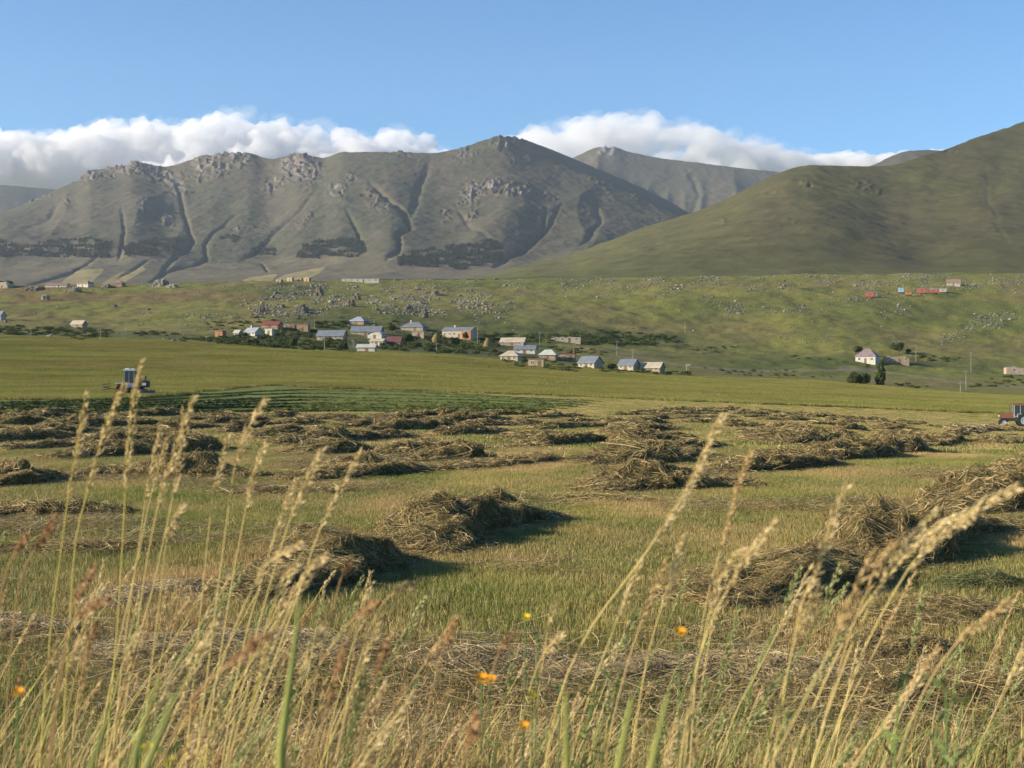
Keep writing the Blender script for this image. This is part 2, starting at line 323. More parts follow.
def col5(u, t, v, X, Y, rk, sp):
    c = np.zeros(u.shape + (3,)) + np.array((.078, .074, .031))
    c = mixc(c, ss(.42, .62, fbm(u / 60, v / 45, 5, 521)) * .5, (.078, .064, .038))
    c = mixc(c, ss(.5, .7, fbm(u / 25, v / 20, 5, 531)) * .5, (.062, .062, .027))
    c = mixc(c, ss(720, 640, u) * .5, (.10, .10, .038)); c = mixc(c, ss(262, 275, v) * .5, (.10, .108, .034))
    c = mixc(c, (1 - ss(.5, 2.2, dseg(u + 3 * (vn(v / 8, u * 0, 1) - .5), v, [(985,180),(990,215),(1010,245)]))) * .3, (.14, .12, .07))
    c = mixc(c, ss(.3, .8, rk) * .8, (.17, .15, .11)); return c
M5 = mountain('hill', 'broad rounded green hill sloping in from the right', crest5, 1520, 2600, 4200, 279.5, 380, 2000, 900, 300, carve5, col5, 1.0, gull=[([(985,165),(988,200),(1005,240)], 4, 2.5), ([(690,240),(640,262),(600,275)], 6, 3)],
         crag=[(806,188,10,3,0,.5), (864,184,12,3,10,.55), (870,190,20,5,10,.4), (780,208,6,3,0,.4), (722,228,5,4,0,.5), (772,198,8,4,-30,.4), (790,228,12,5,-30,.3), (955,150,14,4,0,.3)], rough=.55,
         shift=lambda u: 500 * ss(880, 1100, u))
# ---------------------------------------------------------------- air and clouds
def volume_mat(name, color, dens, aniso):
    m = bpy.data.materials.new(name); m.use_nodes = True; n = m.node_tree.nodes; n.remove(n['Principled BSDF'])
    pv = n.new('ShaderNodeVolumePrincipled'); pv.inputs['Color'].default_value = (*color, 1); pv.inputs['Density'].default_value = dens; pv.inputs['Anisotropy'].default_value = aniso
    m.node_tree.links.new(pv.outputs[0], n['Material Output'].inputs['Volume']); m.cycles.homogeneous_volume = True if hasattr(m.cycles, 'homogeneous_volume') else None
    return m
hx0, hx1, hy0, hy1, hz0, hz1 = -31000*0 - 9000, 9000, -700, 8500, -420, 1900
hv = [(x, y, z) for z in (hz0, hz1) for y in (hy0, hy1) for x in (hx0, hx1)]
tag(mk("haze", hv, np.array([[0,2,3,1],[4,5,7,6],[0,1,5,4],[2,6,7,3],[0,4,6,2],[1,3,7,5]]), volume_mat('valley_air', (.72, .84, 1), 2.9e-5, .1)), 'thin blue haze filling the valley', kind='stuff')

def puffs(name, label, outline, bottom, Y, thick, seed, dens, rmin, rmax, fill, voxel):
    r_ = np.random.default_rng(seed); import bmesh
    ico = bmesh.new(); bmesh.ops.create_icosphere(ico, subdivisions=4, radius=1); iv = np.array([v.co[:] for v in ico.verts]); fi = np.array([[v.index for v in f.verts] for f in ico.faces]); ico.free()
    top = catmull(*zip(*outline)); bt = catmull(*zip(*bottom)); Vs, Fs = [], []; k = 0
    u0, u1 = outline[0][0], outline[-1][0]
    m = F / Y
    for i in range(fill):
        u = r_.uniform(u0, u1); tp = top(u); b_ = bt(u)
        if b_ - tp < 3: continue
        r = min(rmin + (rmax - rmin) * r_.random() ** 1.8, (b_ - tp) / m * .5) ; 
        q = r_.random() ** 1.6
        v = tp + r * m * .92 + q * max(0, (b_ - tp) - 1.7 * r * m)
        y = Y + r_.uniform(-1, 1) * thick
        c = np.array([(u - 512) / F * y, y, CAMZ - (v - 384) / F * y])
        P = iv * r * np.array([1.15, 1, .85])
        W = P + c
        nn = (fbm(W[:, 0] / 55 + W[:, 1] / 90, W[:, 2] / 55 + W[:, 1] / 130, 5, 5, .6) - .5)
        P = P * (1 + nn[:, None] * 1.7)
        Vs.append(P + c); Fs.append(fi + k); k += len(iv)
    o = mk(name, np.concatenate(Vs), np.concatenate(Fs), volume_mat('cloud_vapour', (.90, .91, .93), dens, .2))
    md = o.modifiers.new('r', 'REMESH'); md.mode = 'VOXEL'; md.voxel_size = voxel
    tag(o, label, kind='stuff'); return o
puffs('clouds', 'long white cloud bank resting along the left ridge', [(-330,150),(-200,130),(-100,137),(0,132),(40,133),(75,131),(95,124),(110,116),(140,117),(168,122),(200,119),(220,111),(240,107),(262,111),(280,120),(300,127),(318,124),(340,123),(352,130),(362,143),(380,138),(395,127),(412,131),(428,146),(450,150),(480,156)],
      [(-330,205),(0,192),(30,195),(60,200),(120,215),(480,215)], 9700, 520, 31, .0095, 60, 170, 520, 12)
puffs('clouds', 'grey and white cloud bank spilling over the far mountain', [(470,165),(515,134),(535,126),(550,129),(570,119),(590,115),(612,112),(630,115),(655,113),(672,121),(700,123),(725,133),(745,141),(765,143),(790,150),(810,155),(825,163)],
      [(470,190),(560,200),(700,190),(780,178),(825,172)], 9200, 420, 33, .0060, 45, 120, 340, 11)
puffs('clouds', 'low distant white cloud in the dip between the hills', [(800,160),(820,154),(845,152),(862,151),(880,154),(900,151),(915,149),(960,152)], [(800,175),(960,180)], 13500, 500, 35, .008, 60, 130, 120, 18)

tb = [(-330,140),(-100,128),(0,126),(60,127),(95,117),(140,112),(170,116),(200,113),(240,101),(285,114),(330,118),(355,126),(372,132),(400,122),(430,138),(470,150),(500,138)]
puffs('clouds', 'thin torn wisps along the top of the left cloud bank', tb, [(u, v + 26) for u, v in tb], 9500, 400, 41, .0012, 22, 75, 260, 9)
tb = [(420,150),(480,150),(515,130),(560,118),(600,107),(640,108),(680,116),(730,126),(760,132),(790,142),(830,150),(870,160)]
puffs('clouds', 'thin grey wisps around the cloud over the far mountain', tb, [(u, v + 30) for u, v in tb], 8950, 300, 42, .0012, 22, 70, 240, 9)
# ---------------------------------------------------------------- scattering of uncountable growth
def scatter(name, protos, P, rz, scl, idx=None, tilt=None, label=None):
    n = len(P); me = bpy.data.meshes.new(name); me.vertices.add(n); me.vertices.foreach_set('co', np.asarray(P, np.float32).ravel())
    idx = rng.integers(0, len(protos), n) if idx is None else idx
    rot = np.zeros((n, 3), np.float32); rot[:, 2] = rz
    if tilt is not None: rot[:, :2] = tilt
    a = me.attributes.new('rot', 'FLOAT_VECTOR', 'POINT'); a.data.foreach_set('vector', rot.ravel())
    scl = np.asarray(scl, np.float32); scl = np.repeat(scl[:, None], 3, 1) if scl.ndim == 1 else scl
    a = me.attributes.new('scl', 'FLOAT_VECTOR', 'POINT'); a.data.foreach_set('vector', np.ascontiguousarray(scl).ravel())
    a = me.attributes.new('idx', 'INT', 'POINT'); a.data.foreach_set('value', np.asarray(idx, np.int32))
    o = bpy.data.objects.new(name, me); link(o)
    g = bpy.data.node_groups.new(name, 'GeometryNodeTree'); N = g.nodes; L = g.links
    g.interface.new_socket('Geometry', in_out='INPUT', socket_type='NodeSocketGeometry'); g.interface.new_socket('Geometry', in_out='OUTPUT', socket_type='NodeSocketGeometry')
    gi = N.new('NodeGroupInput'); go = N.new('NodeGroupOutput'); ip = N.new('GeometryNodeInstanceOnPoints'); jn = N.new('GeometryNodeJoinGeometry')
    for p in protos:
        oi = N.new('GeometryNodeObjectInfo'); oi.inputs['Object'].default_value = p; gt = N.new('GeometryNodeGeometryToInstance')
        L.new(oi.outputs['Geometry'], gt.inputs[0]); L.new(gt.outputs[0], jn.inputs[0])
    def na(nm, ty):
        x = N.new('GeometryNodeInputNamedAttribute'); x.data_type = ty; x.inputs['Name'].default_value = nm; return [s for s in x.outputs if s.enabled and s.name == 'Attribute'][0]
    L.new(gi.outputs[0], ip.inputs['Points']); L.new(jn.outputs[0], ip.inputs['Instance']); ip.inputs['Pick Instance'].default_value = True
    L.new(na('idx', 'INT'), ip.inputs['Instance Index']); L.new(na('scl', 'FLOAT_VECTOR'), ip.inputs['Scale'])
    er = N.new('FunctionNodeEulerToRotation'); L.new(na('rot', 'FLOAT_VECTOR'), er.inputs[0]); L.new(er.outputs[0], ip.inputs['Rotation'])
    L.new(ip.outputs[0], go.inputs[0]); md = o.modifiers.new('scatter', 'NODES'); md.node_group = g
    return tag(o, label, kind='stuff')

def blades(n, ext, hmin, hmax, wd, lean, cols, r_, dirbias=(.0, .0)):
    """n bent grass blades on a square patch: verts, quads, tris, colours"""
    b = r_.uniform(-ext / 2, ext / 2, (n, 2)); h = r_.uniform(hmin, hmax, n) ; a = r_.uniform(0, 2 * np.pi, n); ln = r_.uniform(.1, 1, n) * lean * h
    d = np.stack([np.cos(a) * ln + dirbias[0] * h, np.sin(a) * ln + dirbias[1] * h], 1); fa = r_.uniform(0, np.pi, n)
    wv = np.stack([np.cos(fa), np.sin(fa)], 1) * (wd * r_.uniform(.6, 1.3, n))[:, None] / 2
    V = np.zeros((n, 5, 3)); z0 = np.full(n, -.03)
    V[:, 0, :2] = b - wv; V[:, 1, :2] = b + wv; V[:, 0:2, 2] = -.03
    m = b + d * .35; V[:, 2, :2] = m + wv * .8; V[:, 3, :2] = m - wv * .8; V[:, 2:4, 2] = (h * .6)[:, None]
    V[:, 4, :2] = b + d; V[:, 4, 2] = h
    k = np.arange(n)[:, None] * 5
    Q = k + np.array([0, 1, 2, 3]); T = k + np.array([3, 2, 4])
    cols = np.array(cols); ci = cols[r_.integers(0, len(cols), n)] * r_.uniform(.75, 1.25, (n, 1))
    return V.reshape(-1, 3), Q, T, np.repeat(ci, 5, 0)
def patch(name, m, seed, **kw):
    r_ = np.random.default_rng(seed); V, Q, T, c = blades(r_=r_, **kw)
    return mk(name, V, [Q, T], m, c, lnk=False)
GR = (.12, .165, .03); GR2 = (.19, .215, .05); STRAW = (.50, .39, .18); STRAW2 = (.33, .26, .11); OLIVE = (.235, .225, .065)
grassm = mat('meadow_grass', attr=True, spec=.2, rough=.6, trans=.3, macro=((.7, .3, .7), (.48, .34, .15), .42, .64), macro2=((.35, .16, .3), (.66, .86, .55), .46, .66, 'MULTIPLY'))
grassfar = mat('distant_grass', attr=True, spec=.1, rough=.8, trans=.25, macro=((.014, .03, .03), (.23, .195, .065), .46, .66), macro2=((.05, .09, .25), (.74, .80, .70), .44, .62, 'MULTIPLY'))
# short stubble, near
pn = [patch('stubble', grassm, 100 + i, n=420, ext=.42, hmin=.02, hmax=.075, wd=.0042, lean=.8, cols=[GR, GR2, GR2, OLIVE, STRAW, STRAW2, STRAW2], dirbias=(.1, 0)) for i in range(6)]
def pts_field(y0, y1, step, um=60, cond=None):
    ys = np.arange(y0, y1, step); out = []
    for y in ys:
        x0 = (-um - 512) / F * y; x1 = (1024 + um - 512) / F * y; xs = np.arange(x0, x1, step); out.append(np.stack([xs, np.full_like(xs, y)], 1))
    p = np.concatenate(out); p += rng.uniform(-step * .5, step * .5, p.shape)
    z = gz(p[:, 0], p[:, 1]); u, v = proj(p[:, 0], p[:, 1], z)
    if cond is not None: k = cond(u, v, p[:, 0], p[:, 1]); p, z, u, v = p[k], z[k], u[k], v[k]
    return np.column_stack([p, z]), u, v
P, u, v = pts_field(4.6, 34, .27, 520)
pat = fbm(P[:, 0] / 2.2, P[:, 1] / 3.5, 3, 700)
scatter('stubble_grass', pn, P, rng.uniform(0, 6.3, len(P)), np.stack([np.ones(len(P)), np.ones(len(P)), .55 + 1.1 * pat], 1), label='short green and straw coloured stubble of the mown meadow')
pm = [patch('stubble', grassm, 200 + i, n=520, ext=1.7, hmin=.02, hmax=.08, wd=.014, lean=.8, cols=[GR, GR2, GR2, OLIVE, STRAW2, STRAW2, STRAW], dirbias=(.1, 0)) for i in range(5)]
P, u, v = pts_field(33, 230, 1.25, 260, lambda u, v, x, y: (v > edge_v(u) - 1) & ~inpoly(u, v, [(-60,390),(60,390),(150,385),(290,378),(350,384),(450,392),(520,397),(590,403),(540,409),(300,413),(-60,411)]))
scatter('stubble_grass', pm, P, rng.uniform(0, 6.3, len(P)), np.stack([np.ones(len(P)), np.ones(len(P)), .5 + .9 * fbm(P[:, 0] / 8, P[:, 1] / 14, 3, 701)], 1), label='short stubble farther out in the mown meadow')
# standing hay grass beyond the mown edge
pf = [patch('standing_grass', grassfar, 300 + i, n=620, ext=2.6, hmin=.24, hmax=.40, wd=.035, lean=.35, cols=[(.27, .26, .07), (.25, .245, .068), (.22, .22, .06), (.29, .25, .09), (.19, .20, .05)], dirbias=(.12, .03)) for i in range(5)]
P, u, v = pts_field(95, 620, 1.9, 240, lambda u, v, x, y: (v < edge_v(u)) & (v > far_v(u) + .3) & ((v < 392) | (y > 130)) )
scatter('standing_grass', pf, P, rng.uniform(0, 6.3, len(P)), .8 + .5 * fbm(P[:, 0] / 20, P[:, 1] / 20, 3, 702), label='tall uncut hay grass beyond the mown edge')

# ---------------------------------------------------------------- hay
haym = mat('dry_hay', attr=True, spec=.15, rough=.75, trans=.12)
haybody = mat('packed_hay', (.13, .098, .045), noise=9, amp=.55, bump=.05, bscale=16, spec=.05, rough=1)
swm = mat('fresh_cut_grass', (.055, .082, .022), noise=3, amp=.4, bump=.06, bscale=8, rough=.9)  # swath body green darkened to stand in for shadow lines
HAYC = np.array([(.36, .26, .115), (.25, .175, .075), (.16, .11, .048), (.20, .165, .06), (.13, .14, .045), (.46, .36, .18), (.095, .068, .03), (.15, .105, .048), (.40, .31, .14)])
PALE = np.array([(.46, .36, .19), (.38, .28, .14), (.30, .22, .10), (.22, .16, .08), (.5, .42, .25)])
def windrow(path, wid, hei, ns, label, group, seed, cols=HAYC, name='hay_windrow', lod=1.0, loose=.03, slen=.5, hv=.5, cat='hay row', world=False, body=None, sw=None):
    r_ = np.random.default_rng(seed)
    P = np.array(path if world else [hit(a, b)[:2] for a, b in path])
    seg = np.hypot(*np.diff(P, axis=0).T); cum = np.concatenate([[0], np.cumsum(seg)]); Ln = cum[-1]
    fx = catmull(cum, P[:, 0]) if len(P) > 2 else (lambda q: np.interp(q, cum, P[:, 0])); fy = catmull(cum, P[:, 1]) if len(P) > 2 else (lambda q: np.interp(q, cum, P[:, 1]))
    org = np.array([fx(Ln / 2), fy(Ln / 2)]); oz = float(gz(*org)); org = np.array([*org, oz])
    def S(s, th, lift=0.0, sp=1.0):
        s = np.asarray(s, float); sc = np.clip(s, 0, Ln); x = fx(sc); y = fy(sc); e = .05
        tx = fx(np.minimum(sc + e, Ln)) - fx(np.maximum(sc - e, 0)); ty = fy(np.minimum(sc + e, Ln)) - fy(np.maximum(sc - e, 0)); q = np.hypot(tx, ty) + 1e-9; tx /= q; ty /= q
        end = ss(-.15, 1, np.minimum(s, Ln - s) / (wid * 1.3)) ** .7
        env = end * (.38 + hv * 1.25 * (vn(s / (wid * .9) + seed, s * 0 + seed, seed) - .1)).clip(.16, 1.1)
        off = (vn(s / (wid * 1.6), s * 0 + 5.5, seed + 1) - .5) * wid * .55
        lat = -np.cos(th) * wid * .5 * (.55 + .45 * env); up = np.sin(th) ** .8 * hei * env
        bb = (fbm(s / .38 + seed, th * wid * 1.9, 4, seed + 2, .62) - .5); up = up * (.8 + bb * 1.5); lat = lat * (1 + bb * .8)
        up = up * (sp < 1.01); lat = lat * sp + off
        X = x - ty * lat * -1; Yy = y + tx * lat * -1
        return np.stack([X, Yy, gz(X, Yy) + up * 1.0 + lift * np.sin(th) - .02 * (1 - np.sin(th))], -1) - org
    step = max(.07, wid / 14) * lod; ncs = max(int(Ln / step), 6); nth = 13
    ssn, tt = np.meshgrid(np.linspace(0, Ln, ncs), np.linspace(0, np.pi, nth), indexing='ij')
    V = S(ssn, tt); root = mk(name, V.reshape(-1, 3), gridf(ncs, nth), body or haybody, smooth=True); root.location = org
    tag(root, label, cat, group)
    if ns:
        K = 4; D = float(org[1]); wdt = sw or max(.0027, D * .00030); ns = int(ns * 1.35)
        s0 = r_.uniform(-.02, 1.02, ns) * Ln; th0 = np.arccos(r_.uniform(-1, 1, ns)); ang = r_.uniform(0, 6.28, ns)
        ln = slen * .75 * r_.uniform(.3, 1.2, ns) * (1 if lod <= 1 else 1.3); ds = np.cos(ang) * ln / K; dth = np.sin(ang) * ln / K / (wid * .5) ; lf = np.abs(r_.normal(0, loose, ns)); lf2 = np.abs(r_.normal(0, loose, ns)) * (1 + 2 * (r_.random(ns) < .03))
        bow = r_.normal(0, .30, ns); pts = []; spv = np.where(r_.random(ns) < .16, r_.uniform(1.02, 1.55, ns), 1.0)
        for k in range(K + 1):
            kk = k / K
            th = np.clip(th0 + dth * (k - K / 2) + bow * np.sin(kk * np.pi), .0, np.pi); s = s0 + ds * (k - K / 2) + bow * .1 * np.sin(kk * 3)
            pts.append(S(s, np.where(spv > 1.01, np.where(th > 1.57, th * .25 + 2.36, th * .25), th), 0, spv) + r_.normal(0, .012, (ns, 3)) + np.stack([bow * 0, bow * 0, .004 + lf * (1 - kk) + lf2 * kk], 1))
        Pp = np.stack(pts, 1); tg = np.gradient(Pp, axis=1); sd_ = np.cross(tg, r_.normal(0, 1, (ns, 1, 3)) * .5 + np.array([0, -.6, .8])); sd_ /= np.linalg.norm(sd_, axis=2, keepdims=True) + 1e-9
        ww = wdt * r_.uniform(.6, 1.5, (ns, 1, 1)) * np.array([.7, 1, 1, 1, .4])[None, :, None] * .5
        VV = np.stack([Pp - sd_ * ww, Pp + sd_ * ww], 2).reshape(-1, 3); k0 = np.arange(ns)[:, None, None] * (K + 1) * 2 + np.arange(K)[None, :, None] * 2
        Fq = (k0 + np.array([0, 1, 3, 2])).reshape(-1, 4)
        cc = cols[r_.integers(0, len(cols), ns)] * r_.uniform(.7, 1.25, (ns, 1))
        st = mk('straw_stalks', VV, Fq, haym, np.repeat(cc, (K + 1) * 2, 0), parent=root)
    return root
NG = 'raked hay windrows near the camera'
near = [
 ([(705,612),(750,603),(800,588),(850,570)], 1.15, .40, 15000, 'tangled hay windrow with a dark hollow in front of the taller right hand mound'),
 ([(842,572),(885,556),(925,540),(965,524)], 1.3, .52, 16000, 'tall dark brown hay mound in the middle of the right hand windrow'),
 ([(960,520),(1005,503),(1060,486),(1130,464)], 1.35, .46, 12000, 'hay windrow running off the right edge of the photo halfway up the field'),
 ([(232,606),(275,598),(322,588),(362,574),(392,562)], 1.1, .44, 18000, 'dark matted hay heap with deep shadow, left of the middle of the field'),
 ([(385,556),(425,542),(470,530),(520,522),(560,520)], 1.15, .50, 16000, 'humped brown hay windrow at the centre of the near field'),
 ([(588,494),(640,489),(690,487),(750,485)], 1.3, .46, 12000, 'rounded dark hay heap right of the centre behind the tall grass head'),
 ([(560,500),(600,501),(650,502)], .9, .10, 2500, 'thin flat scatter of hay in front of the round heap'),
 ([(-60,492),(-10,488),(40,484),(75,481)], 1.5, .62, 11000, 'large brown hay heap cut by the left edge of the photo'),
 ([(70,480),(110,477),(155,476),(205,477),(262,479)], 1.2, .42, 12000, 'long dark hay row behind the grass heads on the left'),
 ([(300,484),(345,479),(390,474),(440,470)], 1.2, .42, 9000, 'hay row with a long dark shadow left of the photo centre'),
 ([(-40,520),(20,515),(75,513),(130,512)], 1.1, .22, 7000, 'low pale hay row at the left edge in front of the large heap'),
 ([(230,497),(290,492),(340,494)], 1.0, .12, 3500, 'thin flattened hay streak in the stubble left of centre'),
]
near += [([(452,472),(505,467),(560,462)], 1.2, .34, 5000, 'brown hay row between the centre mound and the far heaps'), ([(520,447),(562,444),(612,441)], 1.2, .34, 4000, 'hay row at mid distance directly above the centre mound'), ([(372,457),(425,453),(480,449)], 1.2, .36, 4000, 'hay row at mid distance left of the photo centre'),
 ([(-20,560),(60,553),(150,549)], .9, .10, 3500, 'thin pale hay streak on the left between the low row and the verge'), ([(870,626),(930,618),(1000,612)], .8, .12, 4000, 'thin hay streak in front of the right hand mound'), ([(80,455),(130,452),(190,450)], 1.3, .40, 4000, 'hay row left of the photo centre, second behind the long dark row')]
for i, (p, wd, h, n, lb) in enumerate(near): windrow(p, wd * 1.08, h * [1.1, 1.15, 1.2, 1.05, .85, .9, .9, 1.2, 1.1, .95, 1, 1, 1, 1, 1, 1, 1, 1][i], n, lb, NG, (224 if i == 4 else 20) + i)
FG = 'pale loose hay lying just beyond the verge'
fore = [
 ([(90,612),(140,598),(190,594),(240,602)], .8, .13, 7000, 'flat pale hay left of the dark matted heap', PALE),
 ([(95,672),(150,662),(200,656),(260,655),(330,664)], .75, .13, 12000, 'straw coloured hay strewn low down behind the left grass stalks', PALE),
 ([(425,676),(465,668),(510,664),(560,668)], .75, .24, 13000, 'pale springy hay tuft at the bottom centre of the field', PALE),
 ([(540,675),(600,676),(650,672),(700,672)], .7, .20, 12000, 'bleached hay heap behind the orange flowers right of the bottom centre', PALE),
 ([(690,676),(740,672),(790,676),(830,688)], .75, .17, 11000, 'low tawny hay between the bottom centre and the right hand thistles', PALE),
 ([(850,668),(890,654),(940,650)], .6, .20, 8000, 'small dark hay heap behind the green thistle stems', HAYC),
 ([(840,715),(900,705),(960,700),(1050,702)], .9, .26, 16000, 'brown hay windrow in the bottom right corner', HAYC),
 ([(950,594),(985,590),(1030,588)], .6, .26, 6000, 'small green brown clump of hay alone near the right edge', np.array([(.12,.14,.05),(.2,.18,.08),(.10,.11,.04)])),
 ([(-60,640),(0,632),(60,636)], .7, .12, 6000, 'thin straw litter at the left edge below the heap', PALE),
 ([(60,765),(200,755),(330,760),(420,770)], .5, .08, 9000, 'bleached straw along the bottom edge of the photo', PALE)]
for i, (p, wd, h, n, lb, cl) in enumerate(fore): windrow(p, wd, h, n, lb, FG, 60 + i, cols=cl, loose=.02, slen=.42)
# rows further out: parallel lines set 4.06 m apart, raked up and broken into heaps
r2 = np.random.default_rng(5); dirv = np.array([.457, .889]); midrows = []
for k in range(-16, 7):
    s = 0.0; base = np.array([.59 - 0 + 4.06 * k, 17.1]); t = 4.0
    while t < 125:
        ln = r2.uniform(2.2, 6.5) * (1 + t / 120); p0 = base + dirv * t; p1 = p0 + dirv * ln; t += ln + (r2.uniform(.3, 1.8) if k < -3 else r2.uniform(1.5, 6.5)) * (1 + t / 60)
        for q in ((p0 + p1) / 2,):
            u_, v_ = proj(q[0], q[1], gz(*q)); lim = 415 if u_ < 620 else 409
            vmax = 470 if u_ < 560 else (464 if u_ < 690 else 458)
            if k >= 1 : vmax = 452
            if -70 < u_ < 1090 and lim < v_ < vmax and not (u_ > 900 and v_ > 424 + (u_ - 900) * .02 and v_ < 470 and k < 99 and u_ < 1090 and r2.random() < .75) and (u_ < 930 or v_ < 450): midrows.append((p0, p1, u_, v_, q))
def place(u_, v_):
    a = 'left' if u_ < 240 else ('centre left' if u_ < 470 else ('centre' if u_ < 640 else ('centre right' if u_ < 830 else 'right')))
    return a
ORD = 'leftmost second third fourth fifth sixth seventh eighth ninth tenth eleventh twelfth thirteenth fourteenth fifteenth sixteenth seventeenth eighteenth nineteenth twentieth'.split()
ORD += [t + '-' + o for t in ('twenty', 'thirty', 'forty') for o in 'first second third fourth fifth sixth seventh eighth ninth'.split()]
labs = {}
for bn, lo, hi in (('farthest line of raked heaps', 0, 419.5), ('second farthest line of raked heaps', 419.5, 428), ('middle line of raked heaps', 428, 438), ('second nearest line of raked heaps', 438, 450), ('nearest line of raked heaps', 450, 999)):
    ks = sorted([i for i, m_ in enumerate(midrows) if lo <= m_[3] < hi], key=lambda i: midrows[i][2])
    for j, i in enumerate(ks):
        q = ORD[j] + (' from the left' if j else '') if j < 12 else (ORD[len(ks) - 1 - j].replace('leftmost', 'rightmost') + (' from the right' if j < len(ks) - 1 else ''))
        labs[i] = f'brown hay heap, {q} in the {bn}'
print('mid rows', len(midrows))
for i, (p0, p1, u_, v_, q) in enumerate(midrows):
    far = q[1] > 60; m_ = (p0 + p1) / 2 + r2.normal(0, .25, 2); wd = r2.uniform(1.0, 1.7) * (.62 if u_ > 560 and v_ < 428 else 1)
    windrow([p0, m_, p1], wd, r2.uniform(.26, .50) * (.6 if u_ > 560 and v_ < 428 else 1), 900 if q[1] > 75 else (1500 if far else 2600),
            labs[i], 'hay heaps in the raked rows across the mown field',
            1000 + i, world=True, lod=1.6 if far else 1.2, loose=.04, slen=.8)
for i, p in enumerate([[(700,474),(760,470),(815,463)], [(812,463),(862,458),(905,449)], [(905,448),(935,444),(965,441)], [(600,452),(660,450),(720,447)], [(745,442),(800,437),(850,434)]]):
    windrow(p, 1.3, [.36, .44, .36, .3, .3][i], 5000, ['brown hay row stretching right from behind the round heap', 'raised middle of the long hay row in the right part of the field', 'end of the long hay row tapering to bare stubble on the right',
            'hay row behind the round heap right of centre', 'narrow hay row third back on the right of centre'][i], 'long hay row on the right', 90 + i, lod=1.2)
windrow([(955,434),(985,431),(1030,431)], 1.8, .5, 2500, 'pale hay heap in front of the tractor', 'hay by the tractor', 99, cols=PALE, lod=1.5, slen=.8)
# fresh green swaths behind the mower, greens darkened in place of shadow lines
GRC = np.array([(.06, .08, .02), (.075, .10, .026), (.045, .06, .016), (.105, .115, .036)])
for j in range(7):
    pts = [(-60, 405 + 1.6 * j), (60, 402 + 2.0 * j), (150, 398 + 2.5 * j), (300, 390 + 3.6 * j), (450, 394.5 + 3.0 * j), (600 - 9 * j, 402 + 1.8 * j)]
    windrow(pts, 1.1, .21, 5200, f"fresh green swath of cut grass, {['topmost','second','third','fourth','fifth','sixth','lowest'][j]} of the seven by the mowing machine", 'fresh green swaths beside the mowing machine', 120 + j,
            cols=GRC, name='grass_swath', lod=3, slen=1.2, cat='swath', body=swm, hv=.25, sw=.05)

def litter(seed, n=110, ext=.6):
    q = np.random.default_rng(seed); c = q.normal(0, ext / 3.2, (n, 2)); a = q.uniform(0, 6.28, n); L_ = q.uniform(.05, .26, n); bow = q.normal(0, .25, n); V = []
    t = np.linspace(-.5, .5, 4); X = c[:, None, 0] + np.cos(a)[:, None] * L_[:, None] * t - np.sin(a)[:, None] * (L_ * bow)[:, None] * (t ** 2); Y = c[:, None, 1] + np.sin(a)[:, None] * L_[:, None] * t + np.cos(a)[:, None] * (L_ * bow)[:, None] * (t ** 2)
    Z = .035 + q.uniform(0, .05, (n, 1)) + q.normal(0, .10, (n, 1)) * L_[:, None] * t * 2; w_ = .0016; nx = -np.sin(a)[:, None] * w_; ny = np.cos(a)[:, None] * w_
    V = np.stack([np.stack([X - nx, Y - ny, Z], -1), np.stack([X + nx, Y + ny, Z + .001], -1)], 2).reshape(-1, 3); k0 = np.arange(n)[:, None, None] * 8 + np.arange(3)[None, :, None] * 2
    cc = np.concatenate([HAYC, PALE, PALE * [1.05, 1, .85]])[q.integers(0, len(HAYC) + 2 * len(PALE), n)] * q.uniform(.8, 1.2, (n, 1))
    return mk('straw_litter', V, (k0 + np.array([0, 1, 3, 2])).reshape(-1, 4), haym, np.repeat(cc, 8, 0), lnk=False)
lt = [litter(500 + i) for i in range(5)]
P, u, v = pts_field(4.9, 30, .33, 80, lambda u, v, x, y: fbm(x / 2.5 + y / 5, y / 3, 4, 777) + .20 * (y < 9) > .60)
scatter('straw_litter', lt, P, rng.uniform(0, 6.3, len(P)), rng.uniform(.7, 1.3, len(P)), label='loose cut straw strewn over the stubble')
# ---------------------------------------------------------------- village houses
WALL = {k: mat('wall_' + k, c, noise=.9, amp=.25, rough=.95) for k, c in dict(cream=(.36, .31, .225), white=(.44, .42, .36), tan=(.27, .21, .14), grey=(.33, .31, .27), brown=(.24, .17, .11), ochre=(.32, .25, .14), orange=(.30, .14, .075), pink=(.36, .28, .22), red=(.30, .085, .055), blue=(.22, .34, .48)).items()}
ROOF = {k: mat('roof_' + k, c, noise=.5, amp=.18, rough=.6, spec=.4) for k, c in dict(blue=(.14, .16, .185), paleblue=(.25, .28, .31), red=(.24, .05, .038), maroon=(.11, .045, .04), beige=(.38, .33, .24), grey=(.36, .35, .31), brown=(.22, .15, .11), purple=(.20, .15, .16), white=(.5, .5, .48), green=(.40, .43, .36)).items()}
glassm = mat('dark_window_glass', (.03, .035, .04), rough=.15, spec=.6)
framem = mat('painted_window_frame', (.65, .64, .58)); doorm = mat('old_timber_door', (.16, .11, .07))
def boxm(x0, x1, y0, y1, z0, z1):
    V = [(x, y, z) for z in (z0, z1) for y in (y0, y1) for x in (x0, x1)]
    return V, [[0, 2, 3, 1], [4, 5, 7, 6], [0, 1, 5, 4], [2, 6, 7, 3], [0, 4, 6, 2], [1, 3, 7, 5]]
def boxes(name, bl, m, parent=None, loc=None):
    V, Fq = [], []
    for i, b in enumerate(bl):
        v, f = boxm(*b); Fq += [[q + len(V) for q in ff] for ff in f]; V += v
    o = mk(name, V, np.array(Fq), m, parent=parent)
    if loc is not None: o.location = loc
    return o
